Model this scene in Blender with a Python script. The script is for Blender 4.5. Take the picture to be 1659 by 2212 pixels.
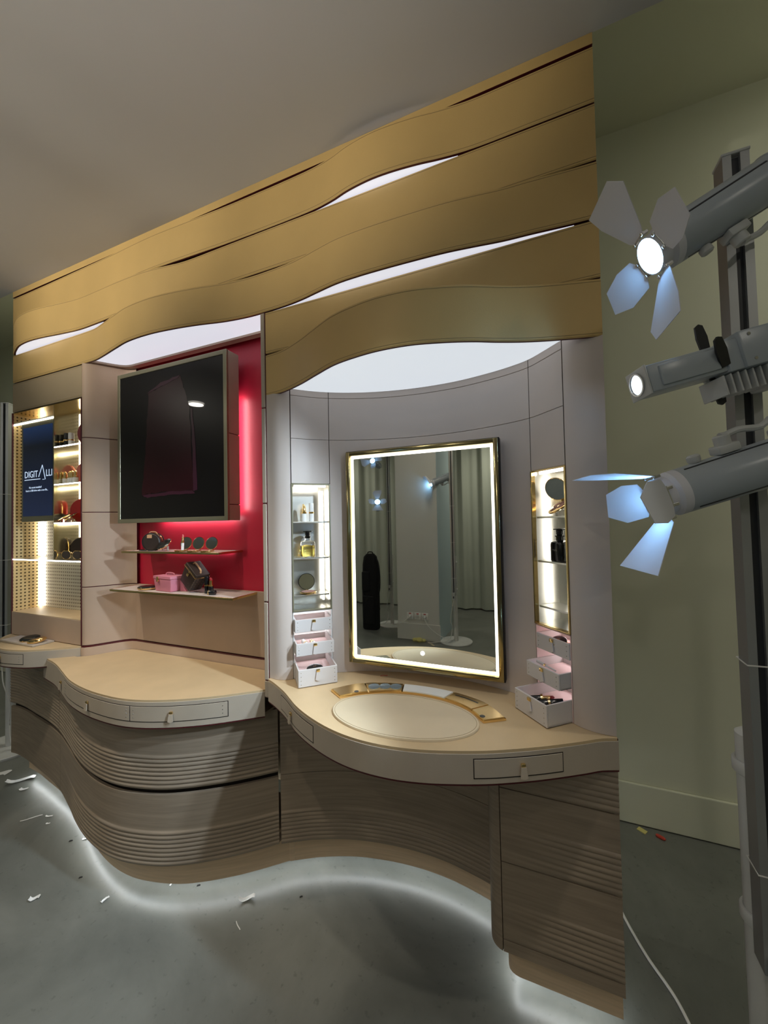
import bpy, bmesh, math, random
from mathutils import Vector, Matrix, Euler

for o in list(bpy.data.objects): bpy.data.objects.remove(o)
random.seed(7)
scene = bpy.context.scene
COL = scene.collection
rad = math.radians

# ------------------------------------------------------------------ camera
YAW, PITCH, ROLL = rad(22.613), rad(1.4507), rad(-1.1715)
fw = Vector((-math.sin(YAW)*math.cos(PITCH), math.cos(YAW)*math.cos(PITCH), math.sin(PITCH)))
rt = Vector((math.cos(YAW), math.sin(YAW), 0))
up = rt.cross(fw)
r2 = rt*math.cos(ROLL) + up*math.sin(ROLL)
u2 = -rt*math.sin(ROLL) + up*math.cos(ROLL)
cam = bpy.data.cameras.new('camera')
camo = bpy.data.objects.new('camera', cam); COL.objects.link(camo)
M4 = Matrix((r2, u2, -fw)).transposed().to_4x4()
M4.translation = Vector((-0.162, -1.2, 1.44))
camo.matrix_world = M4
cam.sensor_fit = 'HORIZONTAL'; cam.sensor_width = 36.0
cam.lens = 831.0/1659.0*36.0
cam.clip_start = 0.02
scene.camera = camo

# ------------------------------------------------------------------ world, exposure
scene.view_settings.view_transform = 'Standard'
scene.view_settings.look = 'None'
scene.view_settings.gamma = 1.0
scene.view_settings.use_curve_mapping = False
scene.view_settings.exposure = 0.28
w = bpy.data.worlds.new('world'); scene.world = w; w.use_nodes = True
w.node_tree.nodes['Background'].inputs[0].default_value = (0.55, 0.58, 0.5, 1)
w.node_tree.nodes['Background'].inputs[1].default_value = 0.05

# room downlights, all but the first added to brighten the room (the fixture discs are built with the ceiling further down)
DOWNLIGHTS = [(-3.68, -1.76), (-1.2, -2.2), (1.3, -1.9), (-3.7, -3.9), (-0.6, -4.1)]
def area(name, loc, size, watt, col, rot=(0, 0, 0), shape='DISK'):
    l = bpy.data.lights.new(name, 'AREA'); l.shape = shape; l.size = size; l.energy = watt; l.color = col
    o = bpy.data.objects.new(name, l); COL.objects.link(o); o.location = loc; o.rotation_euler = rot
    return o
for i, (x, y) in enumerate(DOWNLIGHTS):
    area('downlight_glow', (x, y, 2.775), 0.15, 3.0 if y > -3 else 9.0, (1.0, 0.93, 0.80))
# added lamps brightening the strip of room behind the display unit, right and left of it
PASSAGE = [(1.75, 0.30), (-3.2, 0.50)]
for x, y in PASSAGE: area('downlight_glow', (x, y, 3.27), 0.15, 9.0, (1.0, 0.98, 0.88))
# unseen spots added in the ceiling just in front of the display wall, aimed down at the counters
ADDED_SPOTS = [(-2.35, -0.80, (-1.95, -0.10, 0.80), 44.0), (-1.45, -0.80, (-1.55, -0.05, 0.80), 30.0), (-0.50, -0.80, (-0.55, -0.10, 0.85), 24.0)]
def beam(name, loc, target, watt, col, size, blend=0.6, soft=0.03):
    l = bpy.data.lights.new(name, 'SPOT'); l.energy = watt; l.color = col; l.spot_size = rad(size); l.spot_blend = blend; l.shadow_soft_size = soft
    o = bpy.data.objects.new(name, l); COL.objects.link(o); o.location = loc
    o.rotation_euler = (Vector(target)-Vector(loc)).to_track_quat('-Z', 'Y').to_euler()
    return o
for x, y, tg, wt in ADDED_SPOTS: beam('added_spot_beam', (x, y, 2.785), tg, wt, (1.0, 0.91, 0.76), 46 if x < -1 else 29)

# ------------------------------------------------------------------ helpers: materials
MAT = {}
def mat(name, col, rough=0.5, metal=0.0, var=None, bump=None, stretch=None, **kw):
    """var=(scale, amount) colour mottling, bump=(scale, strength), stretch=xyz scale of the grain"""
    m = bpy.data.materials.new(name); m.use_nodes = True
    nt = m.node_tree; b = nt.nodes['Principled BSDF']
    b.inputs['Base Color'].default_value = (*col, 1)
    b.inputs['Roughness'].default_value = rough
    b.inputs['Metallic'].default_value = metal
    for k, v in kw.items():
        b.inputs[k].default_value = v
    tc = mp = None
    if var or bump:
        tc = nt.nodes.new('ShaderNodeTexCoord'); mp = nt.nodes.new('ShaderNodeMapping')
        nt.links.new(tc.outputs['Object'], mp.inputs['Vector'])
        if stretch: mp.inputs['Scale'].default_value = stretch
    if var:
        n = nt.nodes.new('ShaderNodeTexNoise'); n.inputs['Scale'].default_value = var[0]; n.inputs['Detail'].default_value = 6
        nt.links.new(mp.outputs[0], n.inputs['Vector'])
        r = nt.nodes.new('ShaderNodeValToRGB')
        a = var[1]
        r.color_ramp.elements[0].position = 0.3; r.color_ramp.elements[1].position = 0.7
        r.color_ramp.elements[0].color = (*[c*(1-a) for c in col], 1)
        r.color_ramp.elements[1].color = (*[min(1, c*(1+a)) for c in col], 1)
        nt.links.new(n.outputs['Fac'], r.inputs[0]); nt.links.new(r.outputs[0], b.inputs['Base Color'])
    if bump:
        n = nt.nodes.new('ShaderNodeTexNoise'); n.inputs['Scale'].default_value = bump[0]; n.inputs['Detail'].default_value = 4
        nt.links.new(mp.outputs[0], n.inputs['Vector'])
        bp = nt.nodes.new('ShaderNodeBump'); bp.inputs['Strength'].default_value = bump[1]; bp.inputs['Distance'].default_value = 0.002
        nt.links.new(n.outputs['Fac'], bp.inputs['Height']); nt.links.new(bp.outputs[0], b.inputs['Normal'])
    MAT[name] = m
    return m
def emit(name, col, strength):
    m = bpy.data.materials.new(name); m.use_nodes = True
    b = m.node_tree.nodes['Principled BSDF']
    b.inputs['Base Color'].default_value = (*[c*0.8 for c in col], 1)
    b.inputs['Emission Color'].default_value = (*col, 1)
    b.inputs['Emission Strength'].default_value = strength
    MAT[name] = m
    return m

mat('gold_leather', (0.61, 0.415, 0.160), 0.48, 0.08, var=(2.2, 0.10), bump=(260, 0.12))
mat('brown_leather', (0.40, 0.315, 0.20), 0.5, 0.0, var=(2.5, 0.06), bump=(260, 0.12))
mat('tan_leather', (0.60, 0.44, 0.255), 0.5, 0.0, var=(7, 0.06), bump=(240, 0.10))
mat('fascia_leather', (0.47, 0.395, 0.31), 0.52, 0.0, var=(10, 0.04), bump=(260, 0.08))
mat('pad_leather', (0.67, 0.545, 0.37), 0.45, 0.0, var=(6, 0.05), bump=(240, 0.08))
mat('alcove_leather', (0.60, 0.515, 0.46), 0.45, 0.0, var=(4, 0.03), bump=(260, 0.06))
mat('niche_leather', (0.51, 0.37, 0.27), 0.5, 0.0, var=(8, 0.04), bump=(260, 0.08))
mat('drawer_leather', (0.62, 0.58, 0.56), 0.5, 0.0, bump=(260, 0.06))
mat('pink_lining', (0.80, 0.60, 0.57), 0.75, 0.0, bump=(90, 0.35))
mat('bordeaux', (0.085, 0.008, 0.012), 0.45)
mat('stitch', (0.30, 0.21, 0.09), 0.7)
mat('seam_grey', (0.30, 0.25, 0.22), 0.7)
mat('red_panel', (0.56, 0.016, 0.045), 0.42, 0.0, var=(5, 0.04), bump=(200, 0.05))
mat('oak', (0.305, 0.240, 0.176), 0.5, 0.0, var=(5, 0.16), bump=(16, 0.10), stretch=(1.0, 1.0, 22.0))
mat('oak_light', (0.66, 0.49, 0.32), 0.45, 0.0, var=(5, 0.10), bump=(16, 0.06), stretch=(1.0, 1.0, 22.0))
mat('dark_gap', (0.02, 0.014, 0.011), 0.7)
mat('brass', (0.80, 0.60, 0.28), 0.16, 1.0)
mat('gold', (0.93, 0.66, 0.30), 0.14, 1.0)
mat('satin_gold', (0.78, 0.58, 0.30), 0.32, 1.0, bump=(120, 0.05), stretch=(1, 14, 1))
mat('bronze_mirror', (0.34, 0.32, 0.22), 0.30, 0.6)
mat('brushed_steel', (0.74, 0.73, 0.68), 0.30, 1.0, bump=(40, 0.12), stretch=(1, 1, 30))
mat('steel', (0.66, 0.66, 0.66), 0.25, 1.0)
mat('mirror', (0.80, 0.83, 0.80), 0.015, 1.0)
mat('black_gloss', (0.008, 0.008, 0.009), 0.12)
mat('black_satin', (0.012, 0.012, 0.013), 0.42)
mat('black_cloth', (0.006, 0.006, 0.007), 0.9)
mat('white_gloss', (0.86, 0.85, 0.82), 0.22)
mat('white_plaster', (0.70, 0.69, 0.63), 0.75, var=(3, 0.04))
mat('paper', (0.82, 0.82, 0.80), 0.8)
mat('lamp_grey', (0.38, 0.42, 0.455), 0.28, 0.0)
mat('lamp_grey_light', (0.50, 0.51, 0.50), 0.42, 0.0)
mat('barn_white', (0.66, 0.66, 0.70), 0.5, 0.0)
mat('stand_white', (0.62, 0.62, 0.60), 0.5, var=(8, 0.05))
mat('aluminium', (0.44, 0.45, 0.45), 0.42, 0.7)
mat('slot_dark', (0.025, 0.027, 0.032), 0.35)
mat('cable_white', (0.80, 0.79, 0.75), 0.5)
mat('cable_grey', (0.18, 0.18, 0.19), 0.5)
mat('wall_paint', (0.66, 0.665, 0.515), 0.85, var=(1.5, 0.03), bump=(30, 0.05))
mat('wall_white', (0.66, 0.66, 0.62), 0.85, var=(1.5, 0.03))
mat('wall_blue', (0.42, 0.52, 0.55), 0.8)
mat('ceiling_paint', (0.545, 0.54, 0.535), 0.9, var=(1.2, 0.04), bump=(12, 0.05))
mat('ceiling_green', (0.66, 0.66, 0.50), 0.9, var=(1.2, 0.03))
mat('curtain', (0.47, 0.50, 0.43), 0.85)
mat('clear_glass', (1, 1, 1), 0.02, 0.0, **{'Transmission Weight': 1.0, 'IOR': 1.45})
mat('perfume_yellow', (0.95, 0.72, 0.18), 0.02, 0.0, **{'Transmission Weight': 1.0, 'IOR': 1.33})
mat('acrylic', (0.92, 0.94, 0.95), 0.08, 0.0, **{'Transmission Weight': 0.85, 'IOR': 1.3})
mat('pink_leather', (0.60, 0.20, 0.26), 0.5, 0.0, bump=(200, 0.1))
mat('red_leather', (0.42, 0.018, 0.015), 0.38)
mat('dark_red_leather', (0.20, 0.012, 0.018), 0.4)
mat('rose_card', (0.62, 0.16, 0.15), 0.5)
mat('natural_leather', (0.55, 0.30, 0.15), 0.45)
mat('lipstick_red', (0.28, 0.01, 0.015), 0.35)
mat('powder_brown', (0.20, 0.09, 0.065), 0.7)
mat('powder_rose', (0.34, 0.17, 0.14), 0.7)
mat('compact_black', (0.012, 0.013, 0.012), 0.25)
mat('dish_blue', (0.27, 0.33, 0.37), 0.25, 0.3)
mat('socket_red', (0.5, 0.03, 0.03), 0.4)
mat('yellow_foam', (0.72, 0.64, 0.22), 0.8)
mat('red_plastic', (0.60, 0.06, 0.03), 0.4)
mat('debris_dark', (0.03, 0.03, 0.03), 0.7)
mat('sun_lens', (0.05, 0.04, 0.035), 0.08)
mat('oak_strip', (0.50, 0.43, 0.30), 0.6)
mat('tv_swatch', (0.026, 0.002, 0.006), 0.3)
mat('tv_swatch_edge', (0.05, 0.010, 0.026), 0.35)
emit('panel_light', (0.88, 0.90, 1.0), 0.60)
emit('vanity_panel_light', (0.87, 0.93, 1.0), 0.55)
emit('led_white', (1.0, 0.96, 0.88), 6.5)
emit('led_mirror', (1.0, 0.94, 0.82), 2.6)
emit('led_warm', (1.0, 0.93, 0.74), 6.0)
mat('pale_brass', (0.78, 0.71, 0.52), 0.14, 1.0)
mat('frame_brass', (0.34, 0.285, 0.145), 0.16, 1.0)
emit('led_cool', (0.93, 0.96, 1.0), 6.0)
emit('led_drawer', (0.95, 0.94, 1.0), 6.5)
emit('led_floor', (0.88, 0.95, 1.0), 11.0)
emit('led_tv', (1.0, 0.95, 0.95), 18.0)
emit('lamp_lens', (0.27, 0.58, 1.0), 42.0)
emit('lamp_lens_dim', (0.75, 0.88, 1.0), 1.6)
emit('downlight_disc', (1.0, 0.95, 0.85), 6.0)
emit('screen_text', (0.55, 0.68, 0.85), 0.75)
emit('touch_ring', (1.0, 1.0, 1.0), 1.0)

# dark television glass: near-black with a soft sheen layer over a sharp one
m = mat('tv_glass', (0.006, 0.005, 0.006), 0.30); m.node_tree.nodes['Principled BSDF'].inputs['Coat Weight'].default_value = 0.6
m.node_tree.nodes['Principled BSDF'].inputs['Coat Roughness'].default_value = 0.02
m.node_tree.nodes['Principled BSDF'].inputs['Specular IOR Level'].default_value = 0.25
# small advertising screen: lit blue image
m = mat('screen_glass', (0.01, 0.012, 0.02), 0.25)
nt = m.node_tree; b = nt.nodes['Principled BSDF']
tc = nt.nodes.new('ShaderNodeTexCoord'); sx = nt.nodes.new('ShaderNodeSeparateXYZ'); nt.links.new(tc.outputs['Generated'], sx.inputs[0])
rp = nt.nodes.new('ShaderNodeValToRGB'); els = rp.color_ramp.elements
els[0].position = 0.0; els[0].color = (0.010, 0.022, 0.075, 1); els[1].position = 1.0; els[1].color = (0.018, 0.045, 0.13, 1)
e = els.new(0.35); e.color = (0.004, 0.012, 0.045, 1); e = els.new(0.78); e.color = (0.003, 0.006, 0.014, 1)
nt.links.new(sx.outputs['Z'], rp.inputs[0]); nt.links.new(rp.outputs[0], b.inputs['Emission Color']); b.inputs['Emission Strength'].default_value = 0.42

# perforated plate: a grid of punched holes
def perforated(name, col, hole, pitch, metal, rough):
    m = mat(name, col, rough, metal)
    nt = m.node_tree; b = nt.nodes['Principled BSDF']
    tc = nt.nodes.new('ShaderNodeTexCoord'); sx = nt.nodes.new('ShaderNodeSeparateXYZ')
    nt.links.new(tc.outputs['Object'], sx.inputs[0])
    def mth(op, a, bb=None, c=None):
        n = nt.nodes.new('ShaderNodeMath'); n.operation = op
        for i, v in enumerate((a, bb, c)):
            if v is None: continue
            if isinstance(v, (int, float)): n.inputs[i].default_value = v
            else: nt.links.new(v, n.inputs[i])
        return n.outputs[0]
    xy = mth('ADD', sx.outputs['X'], sx.outputs['Y'])
    def cell(s):
        f = mth('FRACT', mth('MULTIPLY', s, 1.0/pitch)); f = mth('SUBTRACT', f, 0.5); return mth('MULTIPLY', f, f)
    d = mth('ADD', cell(xy), cell(sx.outputs['Z']))
    h = mth('LESS_THAN', d, 0.055)
    mx = nt.nodes.new('ShaderNodeMix'); mx.data_type = 'RGBA'
    nt.links.new(h, mx.inputs['Factor']); mx.inputs['A'].default_value = (*col, 1); mx.inputs['B'].default_value = (*hole, 1)
    nt.links.new(mx.outputs['Result'], b.inputs['Base Color'])
perforated('perforated_plate', (0.76, 0.73, 0.62), (0.16, 0.13, 0.08), 0.019, 0.3, 0.38)
perforated('perforated_gold', (0.80, 0.60, 0.30), (0.10, 0.06, 0.02), 0.019, 0.35, 0.42)

# monogram-like canvas: dark brown with small gold-brown marks
def canvas(name, base, mark, scale):
    m = mat(name, base, 0.45)
    nt = m.node_tree; b = nt.nodes['Principled BSDF']
    tc = nt.nodes.new('ShaderNodeTexCoord'); v = nt.nodes.new('ShaderNodeTexVoronoi'); v.inputs['Scale'].default_value = scale
    v.inputs['Randomness'].default_value = 0.15
    nt.links.new(tc.outputs['Object'], v.inputs['Vector'])
    r = nt.nodes.new('ShaderNodeValToRGB'); r.color_ramp.interpolation = 'CONSTANT'
    r.color_ramp.elements[0].color = (*mark, 1); r.color_ramp.elements[1].color = (*base, 1); r.color_ramp.elements[1].position = 0.24
    nt.links.new(v.outputs['Distance'], r.inputs[0]); nt.links.new(r.outputs[0], b.inputs['Base Color'])
canvas('brown_canvas', (0.028, 0.016, 0.011), (0.10, 0.062, 0.032), 70)

# polished concrete: cloudy, a few dark specks, semi-gloss
m = mat('concrete', (0.15, 0.16, 0.148), 0.4)
nt = m.node_tree; b = nt.nodes['Principled BSDF']
tc = nt.nodes.new('ShaderNodeTexCoord')
n1 = nt.nodes.new('ShaderNodeTexNoise'); n1.inputs['Scale'].default_value = 1.6; n1.inputs['Detail'].default_value = 8; n1.inputs['Roughness'].default_value = 0.62
n1.inputs['Distortion'].default_value = 0.6
n2 = nt.nodes.new('ShaderNodeTexNoise'); n2.inputs['Scale'].default_value = 55; n2.inputs['Detail'].default_value = 3
for n in (n1, n2): nt.links.new(tc.outputs['Object'], n.inputs['Vector'])
rp = nt.nodes.new('ShaderNodeValToRGB'); rp.color_ramp.elements[0].position = 0.28; rp.color_ramp.elements[1].position = 0.75
rp.color_ramp.elements[0].color = (0.115, 0.122, 0.108, 1); rp.color_ramp.elements[1].color = (0.25, 0.255, 0.23, 1)
nt.links.new(n1.outputs['Fac'], rp.inputs[0])
r3 = nt.nodes.new('ShaderNodeValToRGB'); r3.color_ramp.elements[0].position = 0.25; r3.color_ramp.elements[1].position = 0.36
r3.color_ramp.elements[0].color = (0.74, 0.74, 0.74, 1); r3.color_ramp.elements[1].color = (1, 1, 1, 1)
nt.links.new(n2.outputs['Fac'], r3.inputs[0])
mx = nt.nodes.new('ShaderNodeMix'); mx.data_type = 'RGBA'; mx.blend_type = 'MULTIPLY'; mx.inputs['Factor'].default_value = 1
nt.links.new(rp.outputs[0], mx.inputs['A']); nt.links.new(r3.outputs[0], mx.inputs['B']); nt.links.new(mx.outputs['Result'], b.inputs['Base Color'])
rr = nt.nodes.new('ShaderNodeMapRange'); rr.inputs['To Min'].default_value = 0.24; rr.inputs['To Max'].default_value = 0.44
nt.links.new(n1.outputs['Fac'], rr.inputs['Value']); nt.links.new(rr.outputs[0], b.inputs['Roughness'])

# ------------------------------------------------------------------ helpers: geometry (everything returns (verts, faces))
def join(*vfs):
    V, F = [], []
    for v, f in vfs:
        n = len(V); V += list(v); F += [tuple(i+n for i in q) for q in f]
    return V, F
def xf(vf, mtx):
    return [mtx @ Vector(v) for v in vf[0]], vf[1]
def move(vf, x=0, y=0, z=0): return xf(vf, Matrix.Translation((x, y, z)))
def rot(vf, ax, deg): return xf(vf, Matrix.Rotation(rad(deg), 4, ax))
def box(x0, x1, y0, y1, z0, z1):
    V = [(x, y, z) for z in (z0, z1) for y in (y0, y1) for x in (x0, x1)]
    return V, [(0, 2, 3, 1), (4, 5, 7, 6), (0, 1, 5, 4), (2, 6, 7, 3), (0, 4, 6, 2), (1, 3, 7, 5)]
def rbox(x0, x1, y0, y1, z0, z1, b=0.003, seg=2):
    bm = bmesh.new()
    vs = [bm.verts.new(v) for v in box(x0, x1, y0, y1, z0, z1)[0]]
    for f in box(0, 1, 0, 1, 0, 1)[1]: bm.faces.new([vs[i] for i in f])
    bmesh.ops.bevel(bm, geom=bm.edges[:], offset=b, segments=seg, affect='EDGES', profile=0.5)
    bm.verts.index_update()
    out = [tuple(v.co) for v in bm.verts], [tuple(v.index for v in f.verts) for f in bm.faces]
    bm.free(); return out
def prism(poly, z0, z1):
    n = len(poly)
    V = [(x, y, z0) for x, y in poly] + [(x, y, z1) for x, y in poly]
    return V, [tuple(range(n-1, -1, -1)), tuple(range(n, 2*n))] + [(i, (i+1) % n, n+(i+1) % n, n+i) for i in range(n)]
def lathe(prof, n=24, cap=True):
    V, F = [], []
    for r, z in prof:
        for i in range(n):
            a = 2*math.pi*i/n; V.append((r*math.cos(a), r*math.sin(a), z))
    for k in range(len(prof)-1):
        for i in range(n):
            j = (i+1) % n; F.append((k*n+i, k*n+j, (k+1)*n+j, (k+1)*n+i))
    if cap:
        if prof[0][0] > 1e-6: F.append(tuple(range(n-1, -1, -1)))
        if prof[-1][0] > 1e-6: F.append(tuple((len(prof)-1)*n+i for i in range(n)))
    return V, F
def cyl(r, z0, z1, n=20, b=0.0):
    if b: return lathe([(r-b, z0), (r, z0+b), (r, z1-b), (r-b, z1)], n)
    return lathe([(r, z0), (r, z1)], n)
def tube(path, r, n=8, closed=False):
    P = [Vector(p) for p in path]; V, F = [], []
    m_ = len(P)
    for k, p in enumerate(P):
        if closed: t = P[(k+1) % m_] - P[k-1]
        else: t = P[min(k+1, m_-1)] - P[max(k-1, 0)]
        t = t.normalized() if t.length > 1e-9 else Vector((0, 0, 1))
        a = t.cross(Vector((0, 0, 1)))
        if a.length < 1e-3: a = t.cross(Vector((1, 0, 0)))
        a.normalize(); b_ = t.cross(a)
        rr_ = r[k] if isinstance(r, (list, tuple)) else r
        for i in range(n):
            q = 2*math.pi*i/n; V.append(p + a*(rr_*math.cos(q)) + b_*(rr_*math.sin(q)))
    for k in range(m_ if closed else m_-1):
        for i in range(n):
            j = (i+1) % n; k2 = (k+1) % m_
            F.append((k*n+i, k*n+j, k2*n+j, k2*n+i))
    if not closed: F += [tuple(range(n-1, -1, -1)), tuple((m_-1)*n+i for i in range(n))]
    return V, F
def spline(pts, n=60):
    """Catmull-Rom through 2-D or 3-D points"""
    P = [Vector(p) for p in pts]; out = []
    L = [0]
    for a, b_ in zip(P, P[1:]): L.append(L[-1]+(b_-a).length)
    for k in range(n):
        s = L[-1]*k/(n-1); i = 0
        while i < len(P)-2 and L[i+1] < s: i += 1
        t = (s-L[i])/(L[i+1]-L[i])
        p1, p2 = P[i], P[i+1]; p0 = P[i-1] if i > 0 else p1*2-p2; p3 = P[i+2] if i+2 < len(P) else p2*2-p1
        d = L[i+1]-L[i]
        m1 = (p2-p0)/((L[i+1]-(L[i-1] if i > 0 else L[i]-d)))*d; m2 = (p3-p1)/(((L[i+2] if i+2 < len(P) else L[i+1]+d)-L[i]))*d
        t2, t3 = t*t, t*t*t
        out.append(p1*(2*t3-3*t2+1)+m1*(t3-2*t2+t)+p2*(-2*t3+3*t2)+m2*(t3-t2))
    return out
def normals(c):
    """plan normals pointing to the visible side (right-hand side when running left to right)"""
    N = []
    for i in range(len(c)):
        t = c[min(i+1, len(c)-1)]-c[max(i-1, 0)]; t.normalize(); N.append(Vector((t.y, -t.x)))
    return N
def offset(c, d):
    return [p+n*d for p, n in zip(c, normals(c))]
def sub(c, x0, x1, n=None):
    """the piece of a plan curve between two x values"""
    out = []
    for a, b_ in zip(c, c[1:]):
        lo, hi = (a, b_) if a.x < b_.x else (b_, a)
        if hi.x < x0 or lo.x > x1: continue
        for q in (a, b_):
            if x0 <= q.x <= x1: out.append(q.copy())
        for xx in (x0, x1):
            if lo.x < xx < hi.x: out.append(a+(b_-a)*((xx-a.x)/(b_.x-a.x)))
    out.sort(key=lambda q: q.x)
    r_ = []
    for q in out:
        if not r_ or (q-r_[-1]).length > 1e-5: r_.append(q)
    return r_
def yat(c, x):
    for a, b_ in zip(c, c[1:]):
        if a.x <= x <= b_.x: return a.y+(b_.y-a.y)*((x-a.x)/(b_.x-a.x) if b_.x > a.x else 0)
    return c[-1].y if x > c[-1].x else c[0].y
def ribbon(c, z0, z1, th, roll=0.0):
    """upright band following a plan curve; returns vf and per-face material slot (0 = face, 1 = edges)"""
    rows = [(z0, 0)] if not roll else [(z0, roll), (z0+roll, 0)]
    rows += [(z1, 0)] if not roll else [(z1-roll, 0), (z1, roll)]
    N = normals(c); n = len(c); V, F, S = [], [], []
    for z, o in rows: V += [(p.x-q.x*o, p.y-q.y*o, z) for p, q in zip(c, N)]
    R = len(rows)
    V += [(p.x-q.x*th, p.y-q.y*th, z0) for p, q in zip(c, N)] + [(p.x-q.x*th, p.y-q.y*th, z1) for p, q in zip(c, N)]
    for k in range(R-1):
        for i in range(n-1): F.append((k*n+i, k*n+i+1, (k+1)*n+i+1, (k+1)*n+i)); S.append(0)
    b0, b1 = R*n, (R+1)*n
    for i in range(n-1):
        F.append((i, b0+i, b0+i+1, i+1)); S.append(1)
        F.append(((R-1)*n+i, (R-1)*n+i+1, b1+i+1, b1+i)); S.append(1)
        F.append((b0+i, b1+i, b1+i+1, b0+i+1)); S.append(1)
    F.append(tuple([k*n for k in range(R-1, -1, -1)]+[b0, b1])); S.append(1)
    F.append(tuple([k*n+n-1 for k in range(R)]+[b1+n-1, b0+n-1])); S.append(1)
    return V, F, S
def slab(cf, cb, z0, z1):
    """horizontal slab between a front and a back plan curve with equal point counts"""
    n = len(cf)
    V = [(p[0], p[1], z) for z in (z0, z1) for c in (cf, cb) for p in c]
    F = []
    for i in range(n-1):
        F.append((i, n+i, n+i+1, i+1)); F.append((2*n+i, 2*n+i+1, 3*n+i+1, 3*n+i))
        F.append((i, i+1, 2*n+i+1, 2*n+i)); F.append((n+i, 3*n+i, 3*n+i+1, n+i+1))
    F.append((0, 2*n, 3*n, n)); F.append((n-1, 2*n-1, 4*n-1, 3*n-1))
    return V, F
def gpanel(c, z0, z1, th, grooves, step=0.0026):
    """panel on a plan curve with rounded horizontal ridges: grooves(x, z) -> outward relief in metres"""
    n = len(c); N = normals(c); zs = [z0]
    while zs[-1] < z1-1e-6: zs.append(min(z1, zs[-1]+step))
    V, F = [], []
    for z in zs:
        for p, q in zip(c, N):
            d = grooves(p.x, z); V.append((p.x+q.x*d, p.y+q.y*d, z))
    for k in range(len(zs)-1):
        for i in range(n-1): F.append((k*n+i, k*n+i+1, (k+1)*n+i+1, (k+1)*n+i))
    b0 = len(V); R = len(zs)
    V += [(p.x-q.x*th, p.y-q.y*th, z0) for p, q in zip(c, N)] + [(p.x-q.x*th, p.y-q.y*th, z1) for p, q in zip(c, N)]
    for i in range(n-1):
        F.append((i, b0+i, b0+i+1, i+1)); F.append(((R-1)*n+i, (R-1)*n+i+1, b0+n+i+1, b0+n+i)); F.append((b0+i, b0+n+i, b0+n+i+1, b0+i+1))
    F.append(tuple([k*n for k in range(R-1, -1, -1)]+[b0, b0+n])); F.append(tuple([k*n+n-1 for k in range(R)]+[b0+2*n-1, b0+n-1]))
    return V, F
def arc(cx, cy, r, a0, a1, n):
    return [Vector((cx+r*math.cos(rad(a0+(a1-a0)*i/(n-1))), cy+r*math.sin(rad(a0+(a1-a0)*i/(n-1))))) for i in range(n)]
def ellipse(cx, cy, a, b_, n=48, tilt=0):
    out = []
    for i in range(n):
        q = 2*math.pi*i/n; x, y = a*math.cos(q), b_*math.sin(q)
        out.append((cx+x*math.cos(rad(tilt))-y*math.sin(rad(tilt)), cy+x*math.sin(rad(tilt))+y*math.cos(rad(tilt))))
    return out

# ------------------------------------------------------------------ helpers: objects
ORG = {}
def add(name, vf, m, parent=None, smooth=False, label=None, cat=None, group=None, kind=None, slots=None):
    V = [Vector(v) for v in vf[0]]; F = vf[1]
    lo = Vector((min(v.x for v in V), min(v.y for v in V), min(v.z for v in V)))
    hi = Vector((max(v.x for v in V), max(v.y for v in V), max(v.z for v in V)))
    c = (lo+hi)/2
    if parent is None: c.z = lo.z
    me = bpy.data.meshes.new(name); me.from_pydata([v-c for v in V], [], F)
    for mm in (m if isinstance(m, (list, tuple)) else [m]): me.materials.append(MAT[mm])
    if len(vf) > 2 and slots is None: slots = vf[2]
    if slots:
        for p, s in zip(me.polygons, slots): p.material_index = s
    bm = bmesh.new(); bm.from_mesh(me); bmesh.ops.recalc_face_normals(bm, faces=bm.faces); bm.to_mesh(me); bm.free()
    if smooth:
        me.polygons.foreach_set('use_smooth', [True]*len(me.polygons)); me.set_sharp_from_angle(angle=rad(38))
    o = bpy.data.objects.new(name, me); COL.objects.link(o); ORG[o] = c
    if parent is not None: o.parent = parent; o.location = c-ORG[parent]
    else: o.location = c
    if label: o['label'] = label
    if cat: o['category'] = cat
    if group: o['group'] = group
    if kind: o['kind'] = kind
    return o
def thing(name, label, cat, loc=(0, 0, 0), group=None, local=False, rz=0.0, euler=None):
    o = bpy.data.objects.new(name, None); COL.objects.link(o); o.empty_display_size = 0.05
    o.location = loc; ORG[o] = Vector((0, 0, 0)) if local else Vector(loc)
    o.rotation_euler = euler if euler else (0, 0, rad(rz))
    o['label'] = label; o['category'] = cat
    if group: o['group'] = group
    return o
def struct(name, vf, m, parent=None, smooth=False):
    return add(name, vf, m, parent, smooth, kind=None if parent else 'structure')
def text_mesh(txt, size, depth=0.0004, align='CENTER'):
    cu = bpy.data.curves.new('lettering', 'FONT'); cu.body = txt; cu.size = size; cu.extrude = depth; cu.align_x = align; cu.resolution_u = 3
    o = bpy.data.objects.new('lettering', cu); COL.objects.link(o)
    bpy.context.view_layer.update()
    me = bpy.data.meshes.new_from_object(o)
    vf = [tuple(v.co) for v in me.vertices], [tuple(p.vertices) for p in me.polygons]
    bpy.data.objects.remove(o); bpy.data.meshes.remove(me)
    return vf
UPX = Matrix.Rotation(rad(90), 4, 'X')      # lays a drawing in XY upright, facing -Y

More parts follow.
